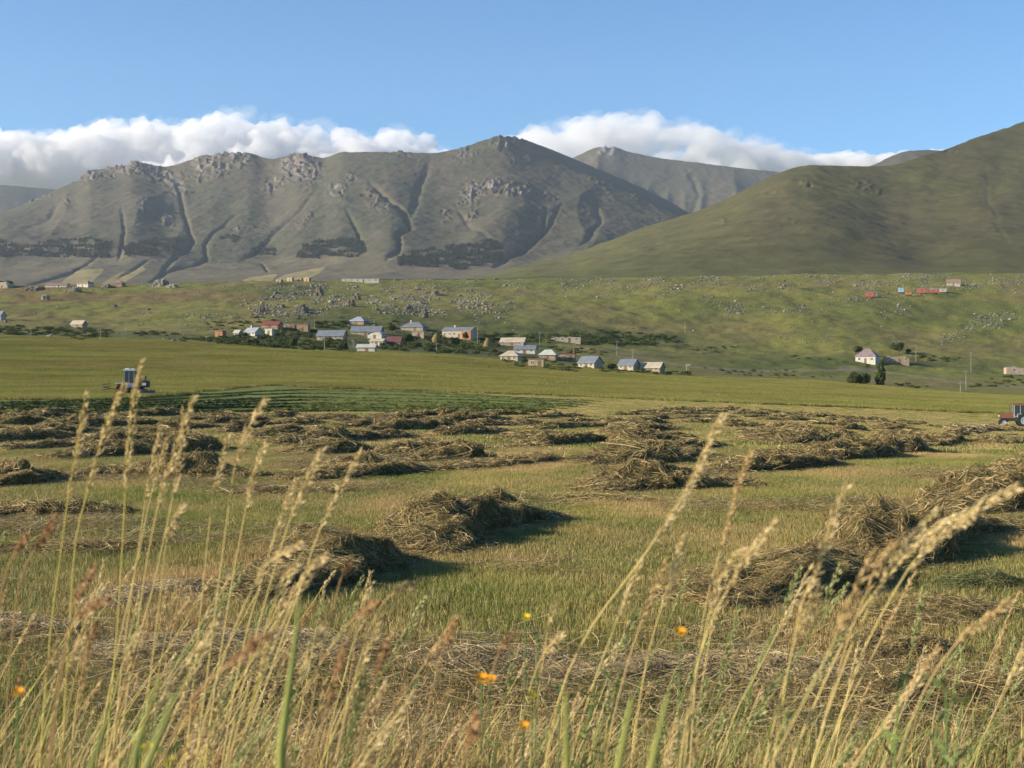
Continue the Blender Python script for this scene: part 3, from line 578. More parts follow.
def slabs(name, polys, th, m, parent):
    """roof planes as thin closed slabs (each polygon extruded down by th)"""
    V, T, Q = [], [], []
    for p in polys:
        k = len(V); n = len(p); V += [tuple(a) for a in p] + [(a[0], a[1], a[2] - th) for a in p]
        if n == 4: Q += [[k, k+1, k+2, k+3], [k+7, k+6, k+5, k+4]]
        else: T += [[k, k+1, k+2], [k+5, k+4, k+3]]
        for i in range(n): j = (i + 1) % n; Q.append([k+i, k+n+i, k+n+j, k+j])
    return mk(name, V, [np.array(Q)] + ([np.array(T)] if T else []), m, parent=parent)
def house(u0, u1, vt, vb, wall, roof, rt, label, yaw=-28, asp=.75, cat='house', name='village_house', wf=.55, win=3, door=True, chim=False, group='houses of the village', second=None, base=None, wc=None):
    uc = (u0 + u1) / 2; x, y, z = hit(uc, min(vb, 383.0) if base is None else base)
    mpp = y / F; W = (u1 - u0) * mpp; H = (vb - vt) * mpp; H = max(H, 2.4)
    a = R(yaw); w_ = W / (math.cos(a) + asp * abs(math.sin(a))); d_ = w_ * asp
    zb = min(float(gz(x + i, y + j)) for i in (-w_/2, 0, w_/2) for j in (-d_/2, 0, d_/2)) ; zc = float(gz(x, y)) 
    y += d_ * .35; x = (uc - 512) / F * y
    r = empty(name, (x, y, zc), a); tag(r, label, cat, group)
    z0 = -(zc - zb) - 1.2; hw = H * wf if rt not in ('flat', 'ruin') else H
    hx, hy = w_ / 2, d_ / 2; hw = max(hw, 1.7); rz = max(H, hw + .8) if rt not in ('flat', 'ruin') else hw
    t = .3
    wb = [(-hx, hx, -hy, -hy + t, z0, hw), (-hx, hx, hy - t, hy, z0, hw), (-hx, -hx + t, -hy + t, hy - t, z0, hw), (hx - t, hx, -hy + t, hy - t, z0, hw)]
    wm = WALL[wall]
    if rt == 'ruin':
        rr = random.Random(int(u0)); n = 7; wb = []
        for i in range(n):
            xa = -hx + 2 * hx * i / n; xb = xa + 2 * hx / n; h1 = hw * rr.uniform(.6, 1); 
            wb.append((xa, xb, -hy, -hy + t, z0, h1)); wb.append((xa, xb, hy - t, hy, z0, hw * rr.uniform(.5, 1)))
        wb += [(-hx, -hx + t, -hy + t, hy - t, z0, hw * .8), (hx - t, hx, -hy + t, hy - t, z0, hw * .7)]
    wo = boxes('wall', wb, wm, r)
    e = .35; R_ = ROOF[roof] if roof else None
    if rt == 'gable':      # ridge along x
        # gable ends as part of the walls
        mk('gable', [(-hx + .01, -hy, hw), (-hx + .01, hy, hw), (-hx + .01, 0, rz - .12), (-hx + t, -hy, hw), (-hx + t, hy, hw), (-hx + t, 0, rz - .12)] + [(hx - t, -hy, hw), (hx - t, hy, hw), (hx - t, 0, rz - .12), (hx - .01, -hy, hw), (hx - .01, hy, hw), (hx - .01, 0, rz - .12)],
           [np.array([[0, 1, 2], [3, 5, 4], [6, 7, 8], [9, 11, 10]]), np.array([[0, 3, 4, 1], [1, 4, 5, 2], [2, 5, 3, 0], [6, 9, 10, 7], [7, 10, 11, 8], [8, 11, 9, 6]])], wm, parent=wo)
        k = (rz - hw) / hy; lo = hw - e * k
        ro = slabs('roof', [[(-hx - e, -hy - e, lo), (hx + e, -hy - e, lo), (hx + e, -.01, rz), (-hx - e, -.01, rz)], [(hx + e, hy + e, lo), (-hx - e, hy + e, lo), (-hx - e, .01, rz), (hx + e, .01, rz)]], .12, R_, r)
    elif rt == 'gablex':   # ridge along y, gable towards the camera
        mk('gable', [(-hx, -hy + .01, hw), (hx, -hy + .01, hw), (0, -hy + .01, rz - .12), (-hx, -hy + t, hw), (hx, -hy + t, hw), (0, -hy + t, rz - .12)] + [(-hx, hy - t, hw), (hx, hy - t, hw), (0, hy - t, rz - .12), (-hx, hy - .01, hw), (hx, hy - .01, hw), (0, hy - .01, rz - .12)],
           [np.array([[0, 1, 2], [3, 5, 4], [6, 7, 8], [9, 11, 10]]), np.array([[0, 3, 4, 1], [1, 4, 5, 2], [2, 5, 3, 0], [6, 9, 10, 7], [7, 10, 11, 8], [8, 11, 9, 6]])], wm, parent=wo)
        k = (rz - hw) / hx; lo = hw - e * k
        ro = slabs('roof', [[(-hx - e, -hy - e, lo), (-.01, -hy - e, rz), (-.01, hy + e, rz), (-hx - e, hy + e, lo)], [(hx + e, -hy - e, lo), (hx + e, hy + e, lo), (.01, hy + e, rz), (.01, -hy - e, rz)]], .12, R_, r)
    elif rt == 'hip':
        k = (rz - hw) / hy; lo = hw - e * k * .5; rx = max(hx - hy, .2)
        A, B, Cc, D = (-hx - e, -hy - e, lo), (hx + e, -hy - e, lo), (hx + e, hy + e, lo), (-hx - e, hy + e, lo); E_, G_ = (-rx, 0, rz), (rx, 0, rz)
        ro = slabs('roof', [[A, B, G_, E_], [Cc, D, E_, G_], [B, Cc, G_], [D, A, E_]], .1, R_, r)
    elif rt == 'arch':
        n = 9; V = []; 
        for j, yy in enumerate((-hy - e, hy + e)):
            for i in range(n): q = math.pi * i / (n - 1); V.append((-math.cos(q) * (hx + .2), yy, hw + math.sin(q) * (rz - hw)))
        V2 = V + [(a * .96, b, c - .15) for a, b, c in V]; Q = []
        for i in range(n - 1): Q += [[i, i+1, n+i+1, n+i], [2*n+i, 3*n+i, 3*n+i+1, 2*n+i+1], [i, 2*n+i, 2*n+i+1, i+1], [n+i, n+i+1, 3*n+i+1, 3*n+i]]
        ro = mk('roof', V2, np.array(Q), R_, parent=r)
        boxes('end_wall', [(-hx * .8, hx * .8, -hy + .05, -hy + .25, hw - .01, hw + (rz - hw) * .62), (-hx * .8, hx * .8, hy - .25, hy - .05, hw - .01, hw + (rz - hw) * .62)], wm, r)
    elif rt == 'flat':
        ro = boxes('roof', [(-hx - .2, hx + .2, -hy - .2, hy + .2, hw + .002, hw + .22)], R_, r)
    else: ro = None
    if chim and ro: boxes('chimney', [(-hx * .3 - .35, -hx * .3 + .35, -.35, .35, rz - .5, rz + .9)], WALL['pink'], ro)
    # windows on the front and left walls
    wh = min(1.2, hw * .45); wz = hw * .38
    if win:
        for i in range(win):
            xx = -hx + 2 * hx * (i + .6) / (win + .2)
            if door and i == win // 2: continue
            f = boxes('window', [(xx - .55, xx + .55, -hy - .06, -hy - .003, wz, wz + .09), (xx - .55, xx + .55, -hy - .06, -hy - .003, wz + wh - .09, wz + wh), (xx - .55, xx - .46, -hy - .06, -hy - .003, wz + .09, wz + wh - .09), (xx + .46, xx + .55, -hy - .06, -hy - .003, wz + .09, wz + wh - .09), (xx - .04, xx + .04, -hy - .06, -hy - .003, wz + .09, wz + wh - .09)], framem, r)
            boxes('pane', [(xx - .46, xx + .46, -hy - .04, -hy - .002, wz + .09, wz + wh - .09)], glassm, f)
    if door:
        xx = -hx + 2 * hx * (max(win, 1) // 2 + .6) / (max(win, 1) + .2) if win else hx * .1
        boxes('door', [(xx - .5, xx + .5, -hy - .05, -hy - .003, -.6, min(2.0, hw * .85))], doorm, r)
    if second: boxes('end_room', [(hx * .35, hx + .02, -hy - .30, -hy - .003, z0, hw - .3)], WALL[second], r)
    return r
H = house
H(215, 226, 334.5, 338, 'orange', 'red', 'flat', 'low orange hut at the left end of the village', win=1, asp=.6)
H(234, 241.5, 331.5, 336.5, 'cream', 'grey', 'gable', 'small cream hut between the orange hut and the blue roofed house', win=1, door=False)
H(244, 263, 327.5, 336.5, 'white', 'paleblue', 'gable', 'white house with pale blue roof at the left of the village', yaw=-35, wf=.5, chim=True)
H(265, 274, 333.5, 336, 'white', 'white', 'flat', 'tiny white shed right of the pale blue roofed house', win=1, asp=.4)
H(262, 282, 321.5, 328.5, 'brown', 'red', 'gable', 'house with bright red roof on the left of the village', yaw=-12, wf=.45)
H(283, 296, 324.5, 329.5, 'brown', None, 'ruin', 'brown roofless stone walls right of the red roof', win=2, yaw=-10, asp=.5)
H(297, 310, 325, 332, 'brown', 'brown', 'flat', 'brown stone barn joined to the roofless walls', win=1, yaw=-14, asp=.5)
H(317, 347, 330, 340.5, 'tan', 'blue', 'gable', 'long tan house with blue grey roof at the front of the village', yaw=-14, asp=.42, wf=.5, win=5)
H(349, 369, 316.5, 324.5, 'brown', 'paleblue', 'hip', 'house with low hipped blue roof, highest on the slope', yaw=-20, wf=.45)
H(351, 383, 326.5, 336, 'tan', 'blue', 'gable', 'long house with blue roof right behind the arched shed', yaw=-10, asp=.36, wf=.5, win=5)
H(368, 386, 331.5, 338.5, 'white', 'paleblue', 'arch', 'white shed with arched pale roof', yaw=-16, asp=.9, wf=.35, win=1, cat='shed')
H(370, 386, 338.5, 345.5, 'white', 'beige', 'gable', 'white walled house with beige roof below the arched shed', yaw=-18, asp=.6)
H(386, 403, 336.5, 346, 'brown', 'maroon', 'gable', 'house with dark maroon roof in the middle of the village', yaw=-16, asp=.6, wf=.45)
H(357, 377, 344.5, 352, 'grey', 'grey', 'gable', 'long low grey shed at the village front edge', yaw=-14, asp=.4, win=0, wf=.5, cat='shed')
H(401, 428, 322, 331, 'tan', 'blue', 'hip', 'tan house with hipped blue roof in the middle of the village', yaw=-18, asp=.6, wf=.45, win=4, chim=True)
H(412, 425, 334, 337.5, 'cream', 'beige', 'flat', 'low pale flat shed below the hipped blue roof', yaw=-8, asp=.5, win=0, cat='shed')
H(442, 477, 327, 338.5, 'cream', 'blue', 'gable', 'large two storey cream house with blue roof and orange end', yaw=-24, asp=.42, wf=.72, win=6, second='orange', chim=True)
H(500, 527, 337.5, 346, 'tan', 'beige', 'gable', 'barn with wide beige roof behind the blue roofed white house', yaw=-16, asp=.5, wf=.42)
H(514, 537, 345, 353.5, 'white', 'blue', 'gable', 'white house with blue roof between two beige roofed ones', yaw=-12, asp=.5, wf=.5, chim=True)
H(500, 522, 350.5, 361.5, 'cream', 'beige', 'hip', 'cream house with hipped beige roof at the field edge', yaw=-20, asp=.7, wf=.55)
H(539, 558, 349.5, 360, 'brown', 'green', 'hip', 'brown house with pale greenish roof near the village centre', yaw=-16, asp=.6, wf=.55)
H(528, 545, 361, 367.5, 'ochre', 'brown', 'flat', 'low ochre shed at the field edge', yaw=-12, asp=.5, win=2, cat='shed')
H(551, 581, 337.5, 342.5, 'cream', None, 'ruin', 'long pale roofless wall behind the right half of the village', yaw=-6, asp=.25, win=4, cat='ruin')
H(558, 576, 355.5, 361, 'brown', 'maroon', 'flat', 'low red brown outbuilding left of the cream gabled house', yaw=-10, asp=.4, win=2, cat='shed')
H(578, 603, 356, 369, 'cream', 'blue', 'gable', 'cream house with blue roof and shaded right end, right of the village centre', yaw=-38, asp=.8, wf=.52)
H(618, 640, 359, 370.5, 'cream', 'blue', 'gable', 'blue roofed house, second from the right end of the village', yaw=-34, asp=.8, wf=.52)
H(641, 665, 362, 372.5, 'tan', 'beige', 'gable', 'beige roofed house at the right end of the village', yaw=-28, asp=.7, wf=.5)
H(686, 690.5, 368, 372, 'cream', 'beige', 'flat', 'tiny cream hut alone right of the village', yaw=-10, asp=.8, win=0, door=True, cat='hut')
H(855, 880, 349, 363.5, 'white', 'purple', 'hip', 'white farmhouse with dark hipped roof beside the poplar', yaw=-30, asp=.75, wf=.5, win=3, group='farm buildings on the right')
H(883, 909, 356, 364, 'tan', None, 'ruin', 'long tan roofless barn right of the white farmhouse', yaw=-10, asp=.35, win=4, cat='ruin', group='farm buildings on the right')
H(1005, 1034, 366.5, 374.5, 'pink', None, 'ruin', 'pinkish roofless building cut by the right edge of the photo', yaw=-6, asp=.35, win=2, cat='ruin', group='farm buildings on the right')
H(946, 961, 279.5, 286.5, 'grey', 'brown', 'gable', 'grey stone house with dark roof on the right skyline', yaw=-18, asp=.6, group='buildings on the ridge')
H(-3, 13, 280.5, 288, 'cream', 'beige', 'arch', 'cream barn with rounded roof on the ridge at the left edge', yaw=-10, asp=1.1, wf=.4, win=0, cat='barn', group='buildings on the ridge')
H(46, 69, 283, 287.5, 'white', 'brown', 'gable', 'long low white house with brown roof on the left ridge', yaw=-8, asp=.3, win=4, group='buildings on the ridge')
H(77, 94, 280.5, 287, 'white', 'brown', 'hip', 'white house with brown hipped roof on the left ridge', yaw=-26, asp=.6, group='buildings on the ridge')
H(112, 125, 280.5, 286.5, 'brown', 'brown', 'hip', 'brown stone hut among rocks on the left ridge', yaw=-12, asp=.7, win=1, cat='hut', group='buildings on the ridge')
H(71, 87, 320.5, 328, 'tan', 'beige', 'gable', 'lone hut with beige roof on the left slope', yaw=-22, asp=.55, win=0, cat='hut', group='huts on the left slope')
H(-6, 6, 311, 320, 'grey', 'blue', 'gable', 'blue roofed shed cut by the left edge of the photo', yaw=-30, asp=.7, win=0, cat='shed', group='huts on the left slope')
H(342, 380, 279.5, 282.5, 'white', 'grey', 'flat', 'long low white farm shed on the ridge line', yaw=-4, asp=.2, win=6, cat='shed', group='buildings on the ridge')
for i, (a, b, t_, bb) in enumerate([(276, 283, 279, 282), (287, 294, 278, 281.5), (297, 303, 277, 281), (304, 311, 278, 281.5)]):
    H(a, b, t_, bb, ['tan', 'pink', 'tan', 'ochre'][i], 'beige' if i % 2 else None, 'flat' if i % 2 else 'ruin', ['leftmost tan stone hut of four on the ridge above the village', 'pink tinged hut with flat roof on the ridge above the village', 'tallest roofless tan hut on the ridge above the village', 'rightmost flat roofed ochre hut on the ridge above the village'][i], win=0, asp=.6, cat='hut', group='four stone huts on the ridge above the village')
# farm wagons (bee wagons) on the right ridge
wheelm = mat('black_rubber', (.02, .02, .02), rough=.8); steelm = mat('grey_steel', (.3, .3, .3), rough=.5, metal=.4)
def wheel_mesh(name, R0, wd, n, m, parent, loc, r0=0.0):
    V = []; Q = []
    prof = [(r0, -wd/2), (R0 * .92, -wd/2), (R0, -wd/2 * .7), (R0, wd/2 * .7), (R0 * .92, wd/2), (r0, wd/2)]
    for i in range(n):
        a = 2 * math.pi * i / n
        for r_, y_ in prof: V.append((r_ * math.cos(a), y_, r_ * math.sin(a)))
    k = len(prof)
    for i in range(n):
        for j in range(k if r0 > 0 else k - 1): Q.append([i*k+j, i*k+(j+1) % k, ((i+1) % n)*k+(j+1) % k, ((i+1) % n)*k+j])
    o = mk(name, V, np.array(Q), m, smooth=False, parent=parent); o.location = loc; return o
def wagon(uc, vb, wd, ht, wall, roof, label):
    x, y, z = hit(uc, vb); mpp = y / F; w_ = wd * mpp * .85; h_ = ht * mpp * .9; r = empty('wooden_wagon', (x, y, z), R(-20)); tag(r, label, 'wagon', 'coloured wagons on the right ridge')
    boxes('body', [(-w_/2, w_/2, -1.1, 1.1, .7, h_ - .4)], WALL[wall], r)
    slabs('roof', [[(-w_/2 - .15, -1.25, h_ - .42), (w_/2 + .15, -1.25, h_ - .42), (w_/2 + .15, -.005, h_), (-w_/2 - .15, -.005, h_)], [(w_/2 + .15, 1.25, h_ - .42), (-w_/2 - .15, 1.25, h_ - .42), (-w_/2 - .15, .005, h_), (w_/2 + .15, .005, h_)]], .08, ROOF[roof], r)
    boxes('window', [(-.4, .4, -1.13, -1.102, h_ * .5, h_ * .5 + .6)], glassm, r)
    boxes('chassis', [(-w_/2 * .9, w_/2 * .9, -.8, .8, .5, .698)], steelm, r)
    for sx in (-.32, .32):
        for sy in (-.95, .95): wheel_mesh('wheel', .42, .2, 12, wheelm, r, (sx * w_, sy, .42 - .02))
for a in [(870, 298, 9.5, 6.8, 'red', 'blue', 'red wagon standing alone left of the other wagons'), (901, 293.5, 6.5, 6, 'blue', 'grey', 'small blue wagon, second from the left on the ridge'), (908.5, 296, 7, 5.5, 'orange', 'red', 'orange wagon just right of the small blue one'),
          (921.5, 294, 11, 6.6, 'red', 'blue', 'red wagon with blue roof in the middle of the row'), (933.5, 294, 10, 6, 'red', 'paleblue', 'red wagon with pale blue roof right of the middle'), (943, 293.5, 8, 5.4, 'pink', 'paleblue', 'pinkish wagon at the right end of the row')]: wagon(*a)
# haystacks
hsm = mat('weathered_haystack', (.20, .155, .06), noise=2, amp=.4, bump=.2, bscale=3, rough=1)
def haystack(uc, vb, wd, ht, label):
    x, y, z = hit(uc, vb); mpp = y / F; w_ = wd * mpp / 2; h_ = ht * mpp; n = 14; V = []; 
    for j, (rr, hh) in enumerate([(1, -.3), (.98, .1), (.82, .4), (.5, .72), (.2, .95), (.02, 1.0)]):
        for i in range(n): a = 2 * math.pi * i / n; q = rr * (1 + .12 * math.sin(3 * a + j)); V.append((w_ * q * math.cos(a), w_ * q * math.sin(a) * .8, h_ * hh))
    Q = [[j*n+i, j*n+(i+1) % n, (j+1)*n+(i+1) % n, (j+1)*n+i] for j in range(5) for i in range(n)]
    o = mk('haystack', V, np.array(Q), hsm, smooth=True); o.location = (x, y, z); tag(o, label, 'haystack', 'haystacks in the village')
haystack(436, 342.5, 10.5, 9, 'brown cone shaped haystack left of the large cream house'); haystack(487.5, 347.5, 9.5, 9.5, 'pointed green brown haystack right of the large cream house')
# poles
polem = mat('weathered_pole_wood', (.27, .24, .20), noise=3)
def pole(u, v0, v1, label, group='thin utility poles around the village'):
    x, y, z = hit(u, v1); h = (v1 - v0) * y / F; r = empty('utility_pole', (x, y, z)); tag(r, label, 'pole', group)
    n = 8; V = [(q * math.cos(2*math.pi*i/n), q * math.sin(2*math.pi*i/n), zz) for q, zz in ((.11, -.5), (.07, h)) for i in range(n)]
    mk('shaft', V, [np.array([[i, (i+1) % n, n+(i+1) % n, n+i] for i in range(n)])], polem, parent=r)
    boxes('crossarm', [(-.7, .7, -.17, -.09, h - .7, h - .6)], polem, r); boxes('insulator', [(q - .04, q + .04, -.16, -.10, h - .598, h - .46) for q in (-.62, -.3, .3, .62)], WALL['white'], r)
for a in [(31, 327, 337, 'utility pole in the dark scrub at the far left'), (126, 322, 332.5, 'utility pole on the left slope above the field track'), (179.5, 318, 334, 'tall utility pole left of the village'), (100.5, 330, 341.5, 'utility pole standing at the field edge on the left'),
          (314.5, 314, 330, 'utility pole behind the long tan house'), (324.5, 338, 352, 'utility pole at the field edge in front of the tan house'), (353.5, 340, 350, 'utility pole left of the long grey shed'), (394, 322, 333, 'utility pole left of the hipped blue roof'), (477.5, 328, 344, 'utility pole at the right end of the large cream house'),
          (436.5, 342, 352, 'utility pole below the brown haystack'), (617, 340, 356, 'tall utility pole behind the second last village house'), (574, 343, 355, 'utility pole in front of the pale roofless wall'), (633, 348, 360, 'utility pole above the last village houses'), (539.5, 332, 345, 'utility pole left of the pale roofless wall'),
          (685, 322, 333, 'lone utility pole on the slope right of the village'), (916, 345, 364, 'utility pole right of the roofless tan barn'), (971, 352, 373, 'tallest utility pole by the right hand track'), (966, 370, 389.5, 'utility pole on the near side of the right hand track'), (960.5, 381, 393, 'short utility pole by the ditch on the right')]: pole(*a)
# ---------------------------------------------------------------- boulders
rockm = mat('lichen_stone', (.19, .18, .145), noise=1.2, amp=.35, rnd=.3, rough=.95, bump=.15, bscale=3)
import bmesh
def rock_mesh(seed, sub=2):
    bm = bmesh.new(); bmesh.ops.create_icosphere(bm, subdivisions=sub, radius=.5); V = np.array([v.co[:] for v in bm.verts]); Fq = np.array([[v.index for v in f.verts] for f in bm.faces]); bm.free()
    r_ = np.random.default_rng(seed)
    for _ in range(9):
        n = r_.normal(0, 1, 3); n /= np.linalg.norm(n); d = r_.uniform(.25, .42); s = V @ n; V = V - np.maximum(s - d, 0)[:, None] * n
    V *= r_.uniform([.8, .7, .55], [1.2, 1.1, .9]); V *= (1 + .12 * (fbm(V[:, 0] * 4 + seed, V[:, 1] * 4 + V[:, 2] * 3, 3, seed) - .5))[:, None]
    return mk('boulder', V, Fq, rockm, lnk=False)
rk = [rock_mesh(40 + i) for i in range(6)]
N = 110000; uu = rng.uniform(-60, 1090, N); vv = rng.uniform(274, 345, N)
cl = fbm(uu / 16, vv / 6, 4, 801); cl2 = fbm(uu / 45, vv / 14, 3, 802)
dens = .012 + .0 * uu
dens += .95 * ss(540, 600, uu) * ss(296, 279, vv) * ss(.38, .52, cl) ; dens += .3 * ss(300, 283, vv) * ss(.45, .6, cl)
def blob(u0, v0, ru, rv, a=0):
    a = R(a); du = uu - u0; dv = vv - v0; return np.exp(-(((du * math.cos(a) + dv * math.sin(a)) / ru) ** 2 + ((-du * math.sin(a) + dv * math.cos(a)) / rv) ** 2) ** 2)
for b_ in [(335, 300, 75, 17, 0, .9), (265, 312, 40, 6, 0, .7), (215, 315, 20, 5, 0, .6), (430, 303, 70, 13, 5, .8), (460, 300, 60, 10, -10, .5), (720, 300, 32, 10, 25, .9), (745, 311, 30, 4, 0, .8), (830, 305, 60, 4, -8, .7), (800, 283, 110, 8, 0, .8), (905, 305, 30, 6, -20, .8), (960, 286, 70, 6, 0, .7), (1000, 318, 35, 8, -15, .6), (955, 337, 30, 7, -20, .45),
           (805, 340, 20, 3, 0, .4), (600, 296, 60, 5, 0, .3), (180, 315, 22, 4, 0, .8), (155, 312, 15, 3, 0, .5), (860, 302, 20, 4, 0, .8), (480, 352, 16, 4, 0, .5)]:
    dens += blob(*b_[:5]) * b_[5] * ss(.40, .55, cl)
hs = rng.random(N) < dens * .85
H3 = hits(uu[hs], vv[hs]); H3 = np.column_stack([H3, uu[hs]]); pts = H3[H3[:, 1] >= 440]
size = np.clip(rng.lognormal(-.2, .5, len(pts)) * .78, .4, 3.0) * np.where((pts[:, 3] > 240) & (pts[:, 3] < 520), 1.25, .95)
app = size / pts[:, 1]; order = np.argsort(-app); print('boulders', len(pts))
big = order[:300]; small = order[300:]
for n_, i in enumerate(big):
    b_ = rk[n_ % 6].copy(); COL.objects.link(b_); s = size[i]; b_.location = (*pts[i, :2], pts[i, 2] + .12 * s); b_.scale = (s, s, s * .9); b_.rotation_euler = (0, 0, rng.uniform(0, 6.28))
    tag(b_, 'large pale boulder among the stones on the hillside', 'boulder', 'large boulders on the hillside')
scatter('field_stones', rk, pts[small, :3] + np.array([0, 0, .1]), rng.uniform(0, 6.28, len(small)), size[small], label='pale stones strewn over the hillside above the village')
# outcrops on the left ridge and dark rocks in the slope
drk = mat('dark_weathered_rock', (.15, .13, .105), noise=.8, amp=.4, rough=1, bump=.3, bscale=2)
for i, (u, v, wd, ht, lb) in enumerate([(161, 286, 17, 8, 'large brown rock outcrop on the left ridge'), (34, 291, 19, 5, 'low dark rock ledge on the ridge near the left edge'), (75, 292, 12, 5, 'grey rock knob below the white hipped house'), (107, 288, 15, 4, 'flat rocks under the brown stone hut'), (45, 300, 8, 5, 'dark rock on the slope near the left edge'), (114, 307, 6, 3, 'small rock in the middle of the left slope'), (172, 288, 12, 4, 'low rock right of the large outcrop'),
                                        (261, 313, 9, 7, 'dark rock mass above the red roof'), (301, 313, 12, 8, 'dark grey outcrop above the roofless walls'), (318, 296, 10, 8, 'dark crag in the middle of the stony slope'), (350, 306, 10, 6, 'dark rock above the highest blue roof'), (408, 312, 9, 7, 'dark rock above the hipped blue roof'), (424, 318, 8, 9, 'tall dark rock right of the hipped blue roof'), (436, 296, 9, 5, 'dark rock high on the slope above the village'), (356, 300, 9, 4, 'dark rock near the top of the stony slope')]):
    x, y, z = hit(u, v); m = y / F; V = []; Fq = []
    bm = bmesh.new(); bmesh.ops.create_icosphere(bm, subdivisions=4, radius=.5); P_ = np.array([q.co[:] for q in bm.verts]); f_ = np.array([[q.index for q in g.verts] for g in bm.faces]); bm.free()
    nn = ridged(P_[:, 0] * 4 + i * 3, P_[:, 1] * 3 + P_[:, 2] * 4, 4, 60 + i) - .6; P_ = P_ * (1 + nn[:, None] * .9) * np.array([wd * m, wd * m * .6, ht * m * 1.5]); P_[:, 2] += .2 * np.round(P_[:, 2] / .9) 
    o = mk('rock_outcrop', P_, f_, drk if i % 2 or i > 6 else rockm); o.location = (x, y + wd * m * .2, z + ht * m * .05); tag(o, lb, 'rock', 'rock outcrops')
# ---------------------------------------------------------------- bushes and trees
leafm = mat('dark_leaves', attr=True, trans=.2, spec=.15, rough=.7, rnd=.15)
def leaves(n, fn, size, cols, r_):
    C0 = fn(n, r_); n = len(C0); a = r_.normal(0, 1, (n, 3)); a /= np.linalg.norm(a, axis=1)[:, None]; b = np.cross(a, r_.normal(0, 1, (n, 3))); b /= np.linalg.norm(b, axis=1)[:, None]
    s = size * r_.uniform(.5, 1.3, (n, 1)); V = np.stack([C0 - a * s, C0 - b * s * .55, C0 + a * s, C0 + b * s * .55], 1)
    return V.reshape(-1, 3), np.arange(n * 4).reshape(n, 4), np.repeat(np.array(cols)[r_.integers(0, len(cols), n)] * r_.uniform(.7, 1.3, (n, 1)), 4, 0)
GL = [(.055, .08, .024), (.08, .105, .03), (.042, .064, .02), (.105, .125, .04)]
def lobes(ls):
    def fn(n, r_):
        P = []; k = np.array([l[3] * l[4] * l[5] for l in ls]) ** .67; k = (k / k.sum() * n).astype(int)
        for l, m_ in zip(ls, k):
            d = r_.normal(0, 1, (m_, 3)); d /= np.linalg.norm(d, axis=1)[:, None]; rr = r_.uniform(.45, 1.05, (m_, 1)); P.append(d * rr * np.array(l[3:6]) + np.array(l[:3]))
        return np.concatenate(P)
    return fn
def bush(seed):
    r_ = np.random.default_rng(seed); ls = [(*r_.uniform([-.5, -.4, .15], [.5, .4, .5]), *r_.uniform(.28, .5, 3)) for _ in range(7)]
    V, Q, c = leaves(420, lobes(ls), .11, GL, r_); V[:, 2] = np.maximum(V[:, 2], -.1)
    return mk('bush', V, Q, leafm, c, lnk=False)
bs = [bush(70 + i) for i in range(5)]
regions = [([(-40,326),(40,327),(112,330),(112,338),(40,336),(-40,333)], 260, 1.5), ([(60,336),(100,334),(96,341),(75,341)], 30, 1.6), ([(130,332),(180,332),(180,336),(140,336)], 36, 1.2), ([(165,338),(205,337),(205,343),(180,343)], 24, 1.4),
           ([(205,338),(240,336),(345,341),(350,350),(330,352),(270,348),(210,344)], 300, 1.9), ([(275,330),(318,330),(318,338),(275,337)], 70, 1.7), ([(345,322),(400,322),(400,330),(345,330)], 40, 1.6), ([(385,338),(445,338),(500,346),(500,356),(400,352),(378,350)], 230, 1.8), ([(430,333),(442,330),(442,340),(428,340)], 20, 2.0),
           ([(478,334),(512,334),(500,346),(480,346)], 60, 1.6), ([(495,360),(530,356),(560,364),(620,368),(690,373),(690,377),(560,372),(500,366)], 190, 1.5), ([(566,333),(600,331),(676,336),(680,342),(640,346),(580,345)], 300, 1.8), ([(520,334),(566,334),(570,342),(530,345)], 60, 1.5), ([(310,322),(350,322),(350,328),(310,328)], 50, 1.6), ([(205,322),(245,322),(245,330),(205,330)], 40, 1.3),
           ([(690,349),(740,345),(740,351),(700,355)], 26, 1.2), ([(915,356),(965,357),(965,362),(915,361)], 30, 1.2), ([(890,383),(930,386),(930,389),(890,387)], 18, 1.2), ([(990,378),(1040,374),(1040,386),(960,388)], 60, 1.1), ([(235,318),(320,316),(320,322),(235,324)], 30, 1.3), ([(780,353),(880,364),(880,368),(780,360)], 26, 1.0), ([(690,366),(830,372),(850,378),(740,377)], 70, 1.0), ([(540,345),(600,350),(620,358),(560,352)], 60, 1.2)]
BP = []; BS = []
for poly, n_, s in regions:
    n_ = int(n_ * .7)
    pa = np.array(poly); k = 0
    while k < n_:
        a, b = rng.uniform(pa[:, 0].min(), pa[:, 0].max()), rng.uniform(pa[:, 1].min(), pa[:, 1].max())
        if inpoly(np.array([a]), np.array([b]), poly)[0]: k += 1; x, y, z = hit(a, b); BP.append((x, y, z - .1)); q = s * rng.uniform(.35, 1.15); BS.append((q * 1.5, q * 1.3, q * .8))
scatter('shrubbery', bs, np.array(BP), rng.uniform(0, 6.28, len(BP)), np.array(BS), label='dark green scrub and hedges round the village')
barkm = mat('rough_bark', (.12, .09, .06), noise=5)
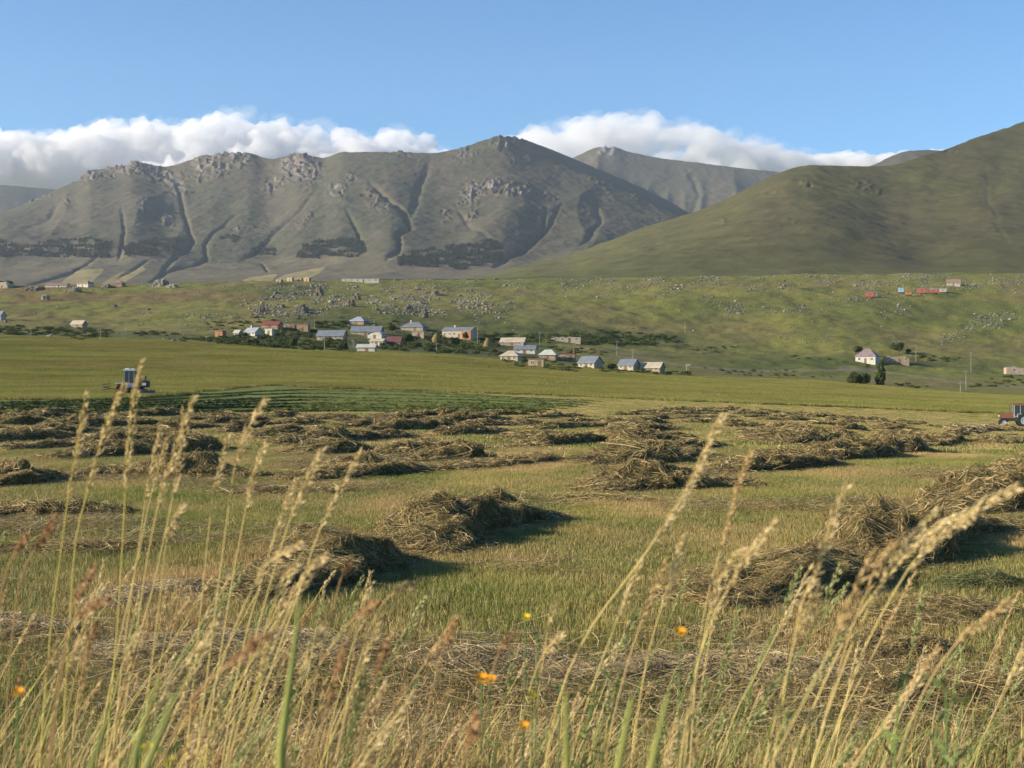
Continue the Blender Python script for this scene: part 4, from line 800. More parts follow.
def tree(u, vb, wd, ht, kind, label, name='tree', group='trees by the farm and village'):
    x, y, z = hit(u, vb); m = y / F; w_, h_ = wd * m, ht * m; r_ = np.random.default_rng(int(u * 7)); r = empty(name, (x, y, z)); tag(r, label, 'bush' if kind == 'bush' else 'tree', group)
    n = 8; V = [(q * math.cos(2*math.pi*i/n) + o_, q * math.sin(2*math.pi*i/n), zz) for q, zz, o_ in ((.05 * h_, -.4, 0), (.032 * h_, h_ * .35, .01 * h_), (.012 * h_, h_ * .8, 0)) for i in range(n)]
    mk('trunk', V, np.array([[j*n+i, j*n+(i+1) % n, (j+1)*n+(i+1) % n, (j+1)*n+i] for j in range(2) for i in range(n)]), barkm, parent=r)
    if kind == 'poplar': ls = [(r_.normal(0, .06) * w_, r_.normal(0, .06) * w_, h_ * q, w_ * .5 * s, w_ * .5 * s, h_ * .16) for q, s in ((.13, .8), (.25, 1), (.4, .95), (.55, .8), (.7, .62), (.84, .42), (.93, .2))]
    elif kind == 'bush': ls = [(r_.uniform(-.36, .36) * w_, r_.uniform(-.2, .2) * w_, h_ * r_.uniform(.25, .62), w_ * r_.uniform(.15, .24), w_ * .2, h_ * r_.uniform(.28, .4)) for _ in range(9)]
    else: ls = [(r_.uniform(-.3, .3) * w_, r_.uniform(-.3, .3) * w_, h_ * r_.uniform(.45, .8), w_ * r_.uniform(.2, .3), w_ * .25, h_ * r_.uniform(.16, .25)) for _ in range(9)] + [(0, 0, h_ * .6, w_ * .33, w_ * .33, h_ * .3)]
    V, Q, c = leaves(3200, lobes(ls), .32 if h_ > 4 else .22, GL, r_); mk('crown', V, Q, leafm, c, parent=r)
for a in [(881, 385, 10.5, 25, 'poplar', 'dark pointed poplar in front of the farmhouse', 'poplar_tree'), (861.5, 384, 26, 14, 'bush', 'wide round bush left of the poplar', 'large_bush'), (898, 354.5, 15, 13, 'round', 'dark round tree behind the roofless tan barn'), (858, 355, 8, 10, 'round', 'dark tree behind the left end of the farmhouse'),
          (908.5, 354, 5, 5, 'round', 'small dark tree right of the round tree on the slope'), (9, 287, 9, 6.5, 'round', 'dark tree beside the rounded barn at the left edge'), (408, 346, 11, 14, 'round', 'green tree below the hipped blue roof in the village'), (391, 334, 8, 12, 'round', 'tree between the arched shed and the hipped roof'),
          (343, 352, 9, 10, 'round', 'tree at the field edge left of the grey shed'), (612, 371, 9, 8, 'round', 'tree between the two right hand blue roofed houses'), (455, 345, 10, 9, 'bush', 'bush in front of the large cream house', 'large_bush'), (465, 341, 7, 9, 'round', 'tree close to the front wall of the large cream house'),
          (326, 349, 9, 10, 'round', 'tree in front of the long tan house'), (292, 346, 10, 9, 'bush', 'bush at the field edge below the brown ruins', 'large_bush'), (253, 346, 12, 8, 'bush', 'bush below the pale blue roofed house', 'large_bush'), (506, 372, 1, 1, 'x', '')]:
    if a[4] != 'x': tree(*a[:6], name=a[6] if len(a) > 6 else 'tree')
# forest plantations on the mountain foot
def surf(M, u, v):
    uu, tt, vv, X, Y, Z = M; i = int(np.clip(np.searchsorted(uu[0], u), 1, uu.shape[1] - 1)); z = Z[:, i]; y = Y[:, i]; vp = 384 + F * (CAMZ - z) / y
    k = np.nonzero(vp <= v)[0]; k = k[0] if len(k) else -1; return X[k, i], y[k], z[k]
firm = mat('conifer_green', attr=True, rnd=.25, rough=.9)
def fir(seed):
    r_ = np.random.default_rng(seed); V, Q, c = leaves(160, lobes([(0, 0, .25, .34, .34, .22), (0, 0, .5, .25, .25, .2), (0, 0, .75, .14, .14, .18), (0, 0, .92, .06, .06, .1)]), .16, [(.040, .055, .038), (.050, .064, .042)], r_)
    return mk('fir', V, Q, firm, c, lnk=False)
fp = [fir(1), fir(2), fir(3)]
for poly, n_, lb in [([(-60,238),(0,240),(20,246),(60,240),(90,238),(112,242),(108,252),(110,258),(60,258),(20,256),(-60,262)], 1500, 'dark forest patch at the mountain foot on the far left'), ([(130,241),(188,238),(176,246),(166,256),(126,257),(122,249)], 700, 'dark forest patch between two gullies on the left'),
                     ([(300,246),(320,240),(352,238),(364,244),(366,252),(355,258),(322,259),(296,258)], 850, 'dark forest patch left of the mountain centre'), ([(412,252),(448,246),(470,244),(490,240),(506,247),(500,258),(508,262),(470,271),(440,268),(398,266),(396,258)], 1500, 'large dark forest patch below the main peak'),
                     ([(216,240),(228,235),(240,237),(232,245),(214,246)], 110, 'small forest patch on the left of the mountain foot'), ([(250,250),(276,249),(276,256),(252,255)], 120, 'thin forest strip on the mountain foot')]:
    pa = np.array(poly); FP = []; k = 0; n_ = int(n_ * 1.7)
    while k < n_:
        a, b = rng.uniform(pa[:, 0].min(), pa[:, 0].max()), rng.uniform(pa[:, 1].min(), pa[:, 1].max())
        if inpoly(np.array([a]), np.array([b]), poly)[0]:
            k += 1
            if vn(np.array([a / 9]), np.array([b / 1.6]), 900)[0] < .40: continue
            FP.append(surf(M1, a, b))
    s = rng.uniform(4.5, 8, len(FP)); scatter('forest', fp, np.array(FP), rng.uniform(0, 6.28, len(FP)), np.stack([s, s, s], 1), label=lb)
# ---------------------------------------------------------------- farm machines
paint = lambda n, c: mat(n, c, rough=.5, spec=.5, noise=4, amp=.15)
whitep = paint('white_paint', (.75, .75, .70)); redp = paint('faded_red_paint', (.38, .06, .035)); orangep = paint('faded_orange_paint', (.17, .065, .04)); bluep = paint('pale_blue_paint', (.30, .36, .46)); dkblue = paint('dark_blue_paint', (.022, .035, .085)); greyb = paint('grey_blue_paint', (.28, .34, .36)); blackp = paint('black_paint', (.03, .03, .03))
def wheel(parent, loc, R0, wd, rimm):
    w_ = wheel_mesh('wheel', R0 * .35, wd * .5, 16, rimm, parent, loc); w_.name = 'wheel'
    wheel_mesh('tyre', R0, wd, 20, wheelm, w_, (0, 0, 0), R0 * .62); wheel_mesh('rim', R0 * .63, wd * .7, 16, rimm, w_, (0, 0, 0), R0 * .3)
    bl = []
    mk('tread_lug', sum([[(math.cos(a) * R0 * q, y_, math.sin(a) * R0 * q) for a, y_, q in ((t_, -wd*.45, .97), (t_ + .1, -wd*.45, .97), (t_ + .1, wd*.45, .97), (t_, wd*.45, .97), (t_, -wd*.45, 1.05), (t_ + .1, -wd*.45, 1.05), (t_ + .1, wd*.45, 1.05), (t_, wd*.45, 1.05))] for t_ in [2 * math.pi * i / 18 for i in range(18)]], []),
       np.array(sum([[[k+0, k+1, k+2, k+3], [k+4, k+7, k+6, k+5], [k, k+4, k+5, k+1], [k+1, k+5, k+6, k+2], [k+2, k+6, k+7, k+3], [k+3, k+7, k+4, k]] for k in range(0, 144, 8)], [])), wheelm, parent=w_)
def rods(name, segs, rad, m, parent, n=6):
    V = []; Q = []
    for a, b in segs:
        a = Vector(a); b = Vector(b); d = (b - a).normalized(); e = d.cross(Vector((0, .3, 1) if abs(d.z) < .9 else (1, 0, 0))).normalized(); f = d.cross(e); k = len(V)
        for p in (a, b): V += [tuple(p + rad * (math.cos(2*math.pi*i/n) * e + math.sin(2*math.pi*i/n) * f)) for i in range(n)]
        Q += [[k+i, k+(i+1) % n, k+n+(i+1) % n, k+n+i] for i in range(n)]
    return mk(name, V, np.array(Q), m, parent=parent)
# mowing machine (self propelled swather) seen from its left rear, driving away to the left
x, y, z = hit(131, 395.5); M = empty('mowing_machine', (x, y, z), R(8)); tag(M, 'tall mowing machine with white roofed cab at the edge of the uncut grass', 'mower')
boxes('chassis', [(-1.55, 1.5, -.55, .55, .75, .95), (-1.6, -1.3, -1.3, 1.3, .62, .76)], redp, M)
boxes('side_panel', [(-.75, .55, -.98, -.62, .96, 1.42), (-1.0, -.76, -.98, -.62, 1.0, 1.2)], bluep, M)
c_ = boxes('cab', [(-.70, -.60, -.85, -.75, 1.43, 2.95), (.40, .50, -.85, -.75, 1.43, 2.95), (-.70, -.60, .6, .7, 1.43, 2.95), (.40, .50, .6, .7, 1.43, 2.95), (-.17, -.10, -.84, -.77, 1.43, 2.95), (-.70, .50, -.85, -.75, 1.34, 1.428), (-.70, .5, .6, .7, 1.34, 1.428)], greyb, M)
boxes('window', [(-.60, -.17, -.82, -.79, 1.5, 2.9), (-.10, .40, -.82, -.79, 1.5, 2.9), (.43, .47, -.75, .6, 1.5, 2.9), (-.67, -.63, -.75, .6, 1.5, 2.9)], glassm, c_)
boxes('cab_roof', [(-.80, .58, -.95, .8, 2.952, 3.12), (-.62, -.2, -.7, .5, 3.12, 3.26), (.12, .42, -.7, .5, 3.12, 3.22)], whitep, M)
boxes('seat', [(-.35, .05, -.3, .2, 1.5, 1.62), (-.02, .08, -.3, .2, 1.62, 2.15)], blackp, M)
boxes('cooling_tower', [(.62, 1.12, -.7, .5, .96, 2.55)], redp, M); boxes('air_intake', [(.66, 1.08, -.6, .3, 2.552, 2.85)], blackp, M)
boxes('engine_housing', [(1.35, 2.15, -.8, .7, .96, 1.78)], blackp, M); boxes('air_filter', [(1.42, 1.85, -.96, -.82, 1.2, 1.5)], whitep, M)
rods('exhaust_pipe', [((1.7, -.2, 1.75), (1.7, -.2, 2.25)), ((1.7, -.2, 2.2), (1.86, -.2, 2.3))], .06, blackp, M)
boxes('work_platform', [(-1.75, -.82, -.95, .75, 1.42, 1.52)], whitep, M); boxes('tool_box', [(-1.5, -.82, -.6, .5, .96, 1.4)], redp, M)
boxes('mower_deck', [(1.2, 2.9, -1.5, -.7, .25, .62), (1.35, 2.0, -1.3, -.9, .62, .78)], dkblue, M)
rods('reel', [((-3.2, -.6 + .35 * math.cos(a), 1.0 + .35 * math.sin(a)), (-2.3, -.9 + .35 * math.cos(a), 1.1 + .35 * math.sin(a))) for a in [i * 1.047 for i in range(6)]] + [((-3.1, -.7, 1.0), (-1.6, -.9, .75)), ((-3.2, -.62, 1.0), (-2.3, -.9, 1.1))], .05, blackp, M)
rods('ladder', [((-1.05, -1.02, .35), (-1.05, -1.02, 1.4)), ((-.8, -1.02, .35), (-.8, -1.02, 1.4))] + [((-1.05, -1.02, .4 + .25 * i), (-.8, -1.02, .4 + .25 * i)) for i in range(4)], .02, whitep, M)
for sx, rr in ((-.9, .72), (1.0, .55)):
    for sy in (-1.05, 1.0): wheel(M, (sx, sy * (1 if sy < 0 else 1), rr - .03), rr, .42, redp)
# tractor facing left with an orange hood
y = 157.0; x = (1016 - 512) / F * y; z = float(gz(x, y)); T = empty('tractor', (x, y, z), R(-14)); tag(T, 'blue grey cabbed tractor with orange hood at the right edge of the field', 'tractor')
boxes('body', [(-1.7, .9, -.35, .35, .62, .95), (.0, 1.1, -.55, .55, .70, 1.15)], blackp, T)
V = [(-1.75, -.38, .96), (-1.75, .38, .96), (-1.75, .34, 1.42), (-1.75, -.34, 1.42), (-.3, -.42, .96), (-.3, .42, .96), (-.3, .38, 1.62), (-.3, -.38, 1.62)]
h_ = mk('hood', V, np.array([[0, 1, 2, 3], [4, 7, 6, 5], [3, 2, 6, 7], [0, 3, 7, 4], [1, 5, 6, 2], [0, 4, 5, 1]]), orangep, parent=T)
boxes('radiator_grille', [(-1.79, -1.752, -.28, .28, 1.0, 1.36)], blackp, h_)
for sy in (-.22, .22): o_ = wheel_mesh('headlight', .09, .05, 12, whitep, T, (-1.80, sy, 1.18)); o_.rotation_euler = (0, 0, R(90))
cb = [(-.28, -.20, -.70, -.62, 1.2, 2.45), (-.28, -.20, .62, .70, 1.2, 2.45), (1.0, 1.08, -.70, -.62, 1.2, 2.45), (1.0, 1.08, .62, .70, 1.2, 2.45), (.36, .42, -.69, -.63, 1.2, 2.45), (-.28, 1.08, -.71, -.61, 1.12, 1.198), (-.28, 1.08, .61, .71, 1.12, 1.198), (-.28, -.22, -.62, .62, 1.12, 1.5)]
cab = boxes('cab', cb, greyb, T); boxes('window', [(-.20, .36, -.675, -.655, 1.2, 2.4), (.42, 1.0, -.675, -.655, 1.2, 2.4), (-.26, -.24, -.62, .62, 1.5, 2.4), (1.03, 1.05, -.62, .62, 1.5, 2.4)], glassm, cab)
boxes('roof', [(-.36, 1.16, -.78, .78, 2.452, 2.55), (-.2, 1.0, -.6, .6, 2.55, 2.62)], paint('dark_red_roof_paint', (.16, .05, .035)), T)
for sy in (-1, 1):
    boxes('fender', [(.15, 1.25, sy * .72 - .16 * (sy < 0) , sy * .72 + .16 * (sy > 0), 1.40, 1.46), (.05, .15, sy * .72 - .16 * (sy < 0), sy * .72 + .16 * (sy > 0), 1.0, 1.44)], greyb, T)
    wheel(T, (.75, sy * .92, .72), .75, .38, greyb); wheel(T, (-1.35, sy * .72, .44), .46, .24, greyb)
rods('exhaust_pipe', [((-.7, .15, 1.5), (-.7, .15, 2.5))], .045, blackp, T)
rods('rear_linkage', [((1.1, -.4, .6), (1.9, -.4, .55)), ((1.1, .4, .6), (1.9, .4, .55)), ((1.1, 0, 1.2), (1.9, 0, .9)), ((1.9, -.7, .55), (1.9, .7, .55)), ((1.9, 0, .55), (1.9, 0, .95))], .05, blackp, T)
rk_ = [((2.0, -1.2, .5), (2.0, 1.2, .5))]
# ---------------------------------------------------------------- tall grass by the camera
stemm = mat('grass_stem', attr=True, rough=.5, spec=.35, trans=.15); seedm = mat('seed_husk', attr=True, rough=.6, spec=.3, trans=.3)
def curve_pts(P, n):
    P = np.array(P, float); c = np.concatenate([[0], np.cumsum(np.linalg.norm(np.diff(P, axis=0), axis=1))]); s = np.linspace(0, c[-1], n)
    return np.stack([catmull(c, P[:, k])(s) for k in range(3)], 1) if len(P) > 2 else P[0] + (P[-1] - P[0]) * (s / c[-1])[:, None]
def tube(P, rad, n=5):
    P = np.asarray(P); T = np.gradient(P, axis=0); T /= np.linalg.norm(T, axis=1)[:, None]; A = np.cross(T, [0, 1, .1]); A /= np.linalg.norm(A, axis=1)[:, None]; B = np.cross(T, A); rad = np.broadcast_to(rad, len(P))
    a = np.arange(n) * 2 * np.pi / n; V = P[:, None] + rad[:, None, None] * (np.cos(a)[None, :, None] * A[:, None] + np.sin(a)[None, :, None] * B[:, None])
    i = np.arange(len(P) - 1)[:, None] * n; j = np.arange(n)[None]; Q = np.stack([i + j, i + (j + 1) % n, i + n + (j + 1) % n, i + n + j], -1).reshape(-1, 4)
    return V.reshape(-1, 3), Q
def ribbon(P, wd, sdv):
    P = np.asarray(P); T = np.gradient(P, axis=0); S_ = np.cross(T, sdv); S_ /= np.linalg.norm(S_, axis=1)[:, None] + 1e-9; k = len(P); wv = wd * np.sin(np.linspace(.35, np.pi * .98, k)) / 2
    V = np.concatenate([P - S_ * wv[:, None], P + S_ * wv[:, None]]); i = np.arange(k - 1); return V, np.stack([i, i + 1, i + 1 + k, i + k], 1)
def spikelets(P, rr, n, ln, wd, cols, r_, spread, droop=0.0):
    """seed husks packed along the top of a stalk"""
    m_ = len(P); q = r_.random(n); i = np.clip((q * (m_ - 1)).astype(int), 0, m_ - 2); f = (q * (m_ - 1) - i)[:, None]; c = P[i] * (1 - f) + P[i + 1] * f; T = P[i + 1] - P[i]; T /= np.linalg.norm(T, axis=1)[:, None]
    d = r_.normal(0, 1, (n, 3)); d -= (d * T).sum(1)[:, None] * T; d /= np.linalg.norm(d, axis=1)[:, None]; env = (np.sin(np.pi * (q * .86 + .08)) ** .7)[:, None]
    d = d + np.array([.35, 0, 0])     # wind from the left
    c = c + d * rr * env * r_.uniform(.1, 1, (n, 1)); ax = T + d * spread; ax[:, 2] -= droop * r_.random(n); ax /= np.linalg.norm(ax, axis=1)[:, None]
    b = np.cross(ax, r_.normal(0, 1, (n, 3))); b /= np.linalg.norm(b, axis=1)[:, None]; e = np.cross(ax, b); L_ = ln * r_.uniform(.6, 1.3, (n, 1)); W_ = wd * r_.uniform(.7, 1.2, (n, 1)) / 2
    V = np.stack([c, c + ax * L_ * .4 + b * W_, c + ax * L_ * .4 + e * W_, c + ax * L_ * .4 - b * W_, c + ax * L_ * .4 - e * W_, c + ax * L_], 1).reshape(-1, 3); k = np.arange(n)[:, None] * 6
    Fq = np.concatenate([k + np.array(t) for t in ([0, 2, 1], [0, 3, 2], [0, 4, 3], [0, 1, 4], [5, 1, 2], [5, 2, 3], [5, 3, 4], [5, 4, 1])])
    return V, Fq, np.repeat(np.array(cols)[r_.integers(0, len(cols), n)] * r_.uniform(.75, 1.25, (n, 1)), 6, 0)
PALEC = [(.70, .57, .31), (.57, .45, .22), (.78, .67, .42), (.46, .34, .16)]; TANC = [(.54, .39, .18), (.42, .29, .13), (.62, .48, .26)]; RUSC = [(.34, .18, .075), (.44, .26, .11), (.24, .125, .055), (.50, .33, .16)]; GRNC = [(.34, .36, .15), (.26, .30, .11), (.45, .42, .2)]
STC = {'p': (.62, .50, .20), 'y': (.58, .50, .13), 't': (.55, .41, .19), 'r': (.42, .28, .13), 'g': (.17, .24, .06)}
def w3(u, v, D): return np.array([(u - 512) / F * D, D, CAMZ - (v - 384) / F * D])
def stalk_geo(px, D, head, kind, r_, full=True, hw=None):
    """px: picture points from tip downwards (they fix where the stalk leans); D: distance"""
    P = [w3(u, v, D + .04 * i) for i, (u, v) in enumerate(px)]
    a, b = P[-2], P[-1]; d = (b - a) / max(a[2] - b[2], 1e-3); zb = -.02; base = b + d * .6 * (b[2] - zb); base[2] = zb
    if b[2] > .25: mid = b + d * .8 * (b[2] - .15) * .5; mid[2] = (b[2] + zb) / 2; P.append(mid)
    P.append(base); P = P[::-1]; C_ = curve_pts(P, 34); Ln = np.linalg.norm(np.diff(C_, axis=0), axis=1).sum()
    rad = np.linspace(.0016, .0006, len(C_)) * 1.15; sv, sq = tube(C_, rad); s = np.concatenate([[0], np.cumsum(np.linalg.norm(np.diff(C_, axis=0), axis=1))])
    k = np.searchsorted(s, Ln - head); H_ = curve_pts(C_[max(k - 1, 0):], 24)
    if kind in 'py': g = spikelets(H_, .0048 if hw is None else hw, int(head * 950), .0115, .0018, PALEC, r_, .38)
    elif kind == 't': g = spikelets(H_, .005 if hw is None else hw, int(head * 1100), .010, .0020, TANC, r_, .32)
    elif kind == 'r': g = spikelets(H_, .0042 if hw is None else hw, int(head * 1300), .0055, .0030, RUSC, r_, .7)
    else: g = spikelets(H_, .006, int(head * 900), .010, .0028, GRNC, r_, .35)
    lv = []
    for _ in range(r_.integers(1, 3)):
        i = r_.integers(4, 16); a_ = r_.uniform(-.8, .8); L_ = r_.uniform(.10, .22); t_ = np.linspace(0, 1, 9)[:, None]; dr = np.array([math.cos(a_) * (1 if r_.random() < .75 else -1), math.sin(a_) * .6, 0]); lv.append(ribbon(C_[i] + dr * L_ * t_ * .7 + np.array([0, 0, 1]) * (L_ * t_ * .75 - L_ * .65 * t_ ** 2), .0045, [0, 1, .3]))
    return C_, (sv, sq), g, lv
def stalk(px, D, head, kind, label, group, seed, hw=None):
    r_ = np.random.default_rng(seed); C_, st, g, lv = stalk_geo(px, D, head, kind, r_, hw=hw); org = C_[0].copy()
    r = empty('grass_stalk', tuple(org)); tag(r, label, 'grass stalk', group); c = np.array(STC[kind])
    mk('stem', st[0] - org, st[1], stemm, np.tile(c, (len(st[0]), 1)), True, parent=r); mk('seed_head', g[0] - org, g[1], seedm, g[2], parent=r)
    for v_, q_ in lv: mk('leaf', v_ - org, q_, stemm, np.tile(c * np.array([.9, 1.0, .9]), (len(v_), 1)), parent=r)
GS = 'tall dry grass stalks in front of the camera'
heroes = [
 ([(86,394),(82,420),(75,460),(68,500),(60,560),(52,620),(40,768)], 1.85, .165, 'y', 'pale grass stalk, second tall head from the left, reaching the cut green strip'),
 ([(124,386),(112,410),(100,445),(88,490),(76,540),(70,620),(62,768)], 1.75, .20, 'y', 'tall feathery grass stalk whose tip ends left of the mowing machine'),
 ([(141,361),(136,385),(131,420),(127,460),(124,520),(118,620),(106,768)], 1.9, .22, 'y', 'tallest grass stalk, its tip crossing the mowing machine'),
 ([(193,398),(184,425),(172,460),(160,500),(150,545),(140,610),(118,768)], 1.7, .20, 'p', 'dense pale grass head with curled tip right of the mowing machine'),
 ([(183,412),(181,440),(176,480),(166,530),(150,600),(120,700)], 1.9, .14, 'p', 'thin grass head close behind the dense curled one'),
 ([(160,428),(155,450),(147,490),(140,540),(128,620),(112,768)], 2.0, .12, 'p', 'short slender grass head left of the dense curled one'),
 ([(166,440),(158,470),(150,500),(138,560),(120,640),(96,768)], 2.05, .10, 'p', 'small faint grass head in front of the long dark hay row'),
 ([(265,399),(255,415),(243,440),(235,465),(230,500),(222,560),(212,640),(196,768)], 1.8, .15, 'p', 'grass stalk with bright slanting head standing alone in the centre of the left half'),
 ([(227,440),(220,465),(214,490),(208,540),(200,620),(186,768)], 2.0, .11, 'p', 'slim grass head left of the bright slanting one'),
 ([(266,444),(256,465),(248,500),(240,540),(226,620),(205,768)], 1.95, .13, 'p', 'grass head just right of the bright slanting one'),
 ([(322,450),(312,470),(300,495),(290,520),(276,565),(255,640),(225,768)], 1.65, .15, 'p', 'leaning pale grass head over the dark hay heap, left of two'),
 ([(361,452),(345,478),(330,508),(316,540),(300,590),(275,660),(240,768)], 1.75, .15, 'p', 'leaning pale grass head over the dark hay heap, right of two'),
 ([(296,478),(288,500),(275,535),(262,580),(245,640),(222,768)], 1.9, .12, 'p', 'grass head slanting low beside the two over the dark heap'),
 ([(183,505),(172,520),(166,545),(160,600),(150,680),(140,768)], 1.8, .10, 'p', 'short pale grass head beneath the dense curled one'),
 ([(301,541),(290,552),(270,560),(255,585),(238,620),(205,720),(195,768)], 1.45, .12, 'p', 'arching silvery grass head at the left edge of the dark heap'),
 ([(326,556),(312,566),(298,590),(285,620),(262,680),(235,768)], 1.45, .12, 'p', 'drooping silvery grass head in front of the dark hay heap'),
 ([(297,566),(285,575),(276,600),(262,640),(240,720),(228,768)], 1.5, .10, 'p', 'drooping silvery head left of the similar one at the dark heap'),
 ([(55,516),(48,530),(38,545),(24,570),(14,620),(4,768)], 1.5, .085, 'r', 'rusty brown seed spike above the left edge of the photo'),
 ([(26,535),(20,545),(10,562),(2,590),(-8,680)], 1.55, .07, 'r', 'rusty seed spike cut by the left edge of the photo'),
 ([(94,566),(86,580),(76,598),(66,640),(56,700),(48,768)], 1.5, .075, 'r', 'rusty seed spike between the two leftmost tall stalks'),
 ([(108,600),(92,604),(80,615),(70,632),(60,690),(50,768)], 1.4, .08, 'r', 'bent rusty seed spike with gaps, low on the left'),
 ([(97,622),(90,635),(84,655),(72,690),(60,768)], 1.4, .06, 'r', 'dark red seed spike just below the bent one on the left'),
 ([(268,634),(245,652),(220,672),(196,692),(176,730),(160,768)], 1.0, .085, 'r', 'thick blurred russet seed spike slanting up in the lower left'),
 ([(378,602),(362,612),(347,625),(330,650),(305,690),(280,768)], 1.35, .055, 'r', 'bright orange brown knobbly seed spike in front of the left grass'),
 ([(348,565),(342,575),(338,590),(325,640),(310,720)], 1.5, .03, 'r', 'small pinkish seed head against the dark hay heap'),
 ([(410,586),(398,590),(384,602),(372,625),(352,690),(335,768)], 1.5, .06, 't', 'pinkish drooping grass head right of the dark hay heap'),
 ([(386,640),(380,660),(372,690),(362,730),(355,768)], 1.3, .07, 'r', 'rusty seed spike standing low between the left grass and the flowers'),
 ([(344,646),(336,670),(328,705),(318,740),(310,768)], 1.3, .08, 'r', 'long rusty seed spike low in the left centre'),
 ([(456,620),(446,640),(440,660),(430,700),(420,768)], 1.5, .06, 'r', 'brown seed spike left of the orange flowers'),
 ([(512,632),(502,648),(496,660),(488,700),(480,768)], 1.6, .045, 'r', 'small rusty seed spike above the pair of orange flowers'),
 ([(478,710),(470,735),(462,768)], 1.15, .07, 'r', 'dark blurred rusty spike at the bottom centre'),
 ([(555,600),(549,622),(545,650),(538,700),(530,768)], 1.9, .05, 'p', 'small pale grass head beside the upright yellow flower'),
 ([(560,636),(548,648),(538,665),(524,710),(510,768)], 1.8, .06, 'p', 'pale slanting head in front of the centre hay tuft'),
 ([(721,418),(713,432),(704,455),(693,480),(676,508),(655,540),(630,575),(606,606),(584,640),(562,690),(545,768)], 1.5, .26, 'p', 'tallest grass stalk of the right half, arching over the round hay heap'),
 ([(750,454),(741,475),(734,500),(724,540),(712,580),(700,640),(690,768)], 1.75, .16, 't', 'upright tan grass head right of the tall arching one'),
 ([(682,535),(676,560),(664,600),(652,640),(640,700),(632,768)], 1.8, .12, 'p', 'faint grass head below the tall arching stalk'),
 ([(845,488),(834,512),(826,540),(815,575),(800,610),(793,650),(780,700),(765,768)], 1.35, .20, 'p', 'broad blurred grass head before the right hand hay mound'),
 ([(776,522),(760,540),(744,560),(728,590),(712,620),(694,680),(680,768)], 1.4, .15, 'p', 'blurred grass head leaning right in front of the right windrow, lower of two'),
 ([(741,548),(728,565),(716,590),(706,630),(694,690),(684,768)], 1.5, .11, 'p', 'short blurred grass head left of the one leaning right'),
 ([(1015,489),(990,500),(965,516),(940,525),(915,545),(890,575),(862,610),(835,660),(790,768)], 1.3, .19, 'p', 'grass head bending far right across the right windrow'),
 ([(936,512),(918,530),(902,550),(886,575),(868,610),(846,660),(812,768)], 1.35, .16, 'p', 'second grass head bending right below the longest one'),
 ([(972,518),(955,528),(935,540),(915,560),(890,600),(860,660),(828,768)], 1.45, .14, 'p', 'faded grass head between the two bending right'),
 ([(891,545),(880,560),(868,590),(855,620),(836,680),(812,768)], 1.5, .10, 't', 'small tan grass head left of the two bending right'),
 ([(818,590),(808,612),(796,640),(785,690),(774,768)], 1.5, .10, 'p', 'pale grass head low in front of the tawny hay'),
 ([(872,556),(850,600),(830,650),(800,710),(770,768)], 1.2, .09, 't', 'tan blurred stalk crossing the thistles'),
 ([(1010,600),(985,620),(960,640),(930,680),(895,768)], 1.3, .10, 't', 'tan grass head at the lower right near the edge'),
 ([(718,560),(716,600),(708,650),(700,700),(694,768)], 1.9, .10, 'p', 'thin upright stalk in the gap of the right grass'),
 ([(640,560),(625,600),(606,650),(585,710),(570,768)], 1.8, .10, 'p', 'pale stalk leaning just left of the arching one'),
 ([(666,562),(650,600),(632,650),(618,700),(604,768)], 1.7, .09, 't', 'tan stalk between the arching and the faint grass heads'),
]
for i, (px, D, hd, kd, lb) in enumerate(heroes): stalk(px, D, hd, kd, lb, GS, 2000 + i, hw=.0042 if D < 1.5 and kd != 'r' else None)
# the mass of thinner stalks and blades at the verge
def merge(L):
    V, Q, C_ = [], [], []; k = 0
    for v, q, c in L: V.append(v); Q.append(np.asarray(q) + k); C_.append(c); k += len(v)
    return V, Q, C_
r_ = np.random.default_rng(99); ST = []; HD = []
for i in range(500):
    D = r_.uniform(1.5, 4.2); u0 = r_.choice([r_.uniform(-60, 380), r_.uniform(-60, 380), r_.uniform(100, 330), r_.uniform(560, 960), r_.uniform(-40, 1000)])
    vt = (r_.uniform(640, 775) if 390 < u0 < 570 else r_.uniform(560, 780)) + (40 if D < 2 else 0)
    if i >= 270: D = r_.uniform(1.8, 4.2); u0 = r_.choice([r_.uniform(-1200, -60), r_.uniform(1070, 2200)]); vt = r_.uniform(520, 720)
    ln = r_.uniform(.15, .75); px = [(u0 + ln * 150 * q + 0 , vt + (1 - q) * 150) for q in (1, .66, .33, 0)]
    kd = r_.choice(['p', 'p', 't', 't', 'r', 'y', 'g', 'g']) if u0 < 520 else r_.choice(['p', 't', 'g', 'g', 'g']); C_, st, g, lv = stalk_geo(px, D, r_.uniform(.05, .12), kd, r_, hw=.0042)
    ST.append((st[0], st[1], np.tile(np.array(STC[kd]) * r_.uniform(.7, 1.1), (len(st[0]), 1))))
    HD.append(g)
V, Q, Cc = merge(ST); tag(mk('verge_grass', np.concatenate(V), np.concatenate(Q), stemm, np.concatenate(Cc), True), 'thin dry grass stems massed along the verge', kind='stuff')
V, Q, Cc = merge(HD); tag(mk('verge_grass', np.concatenate(V), np.concatenate(Q), seedm, np.concatenate(Cc)), 'small seed heads of the massed verge grass', kind='stuff')
vb = [patch('verge_tuft', grassm, 400 + i, n=90, ext=.34, hmin=.06, hmax=.32, wd=.0045, lean=.6, cols=[GR, GR2, OLIVE, STRAW, STRAW, STRAW2, (.30, .17, .09)], dirbias=(.35, 0)) for i in range(6)]
P = np.column_stack([np.concatenate([rng.uniform(-2.8, 2.8, 420), rng.choice([-1, 1], 700) * rng.uniform(2.8, 8, 700)]), rng.uniform(1.7, 4.8, 1120)]); P = np.column_stack([P, gz(P[:, 0], P[:, 1])])
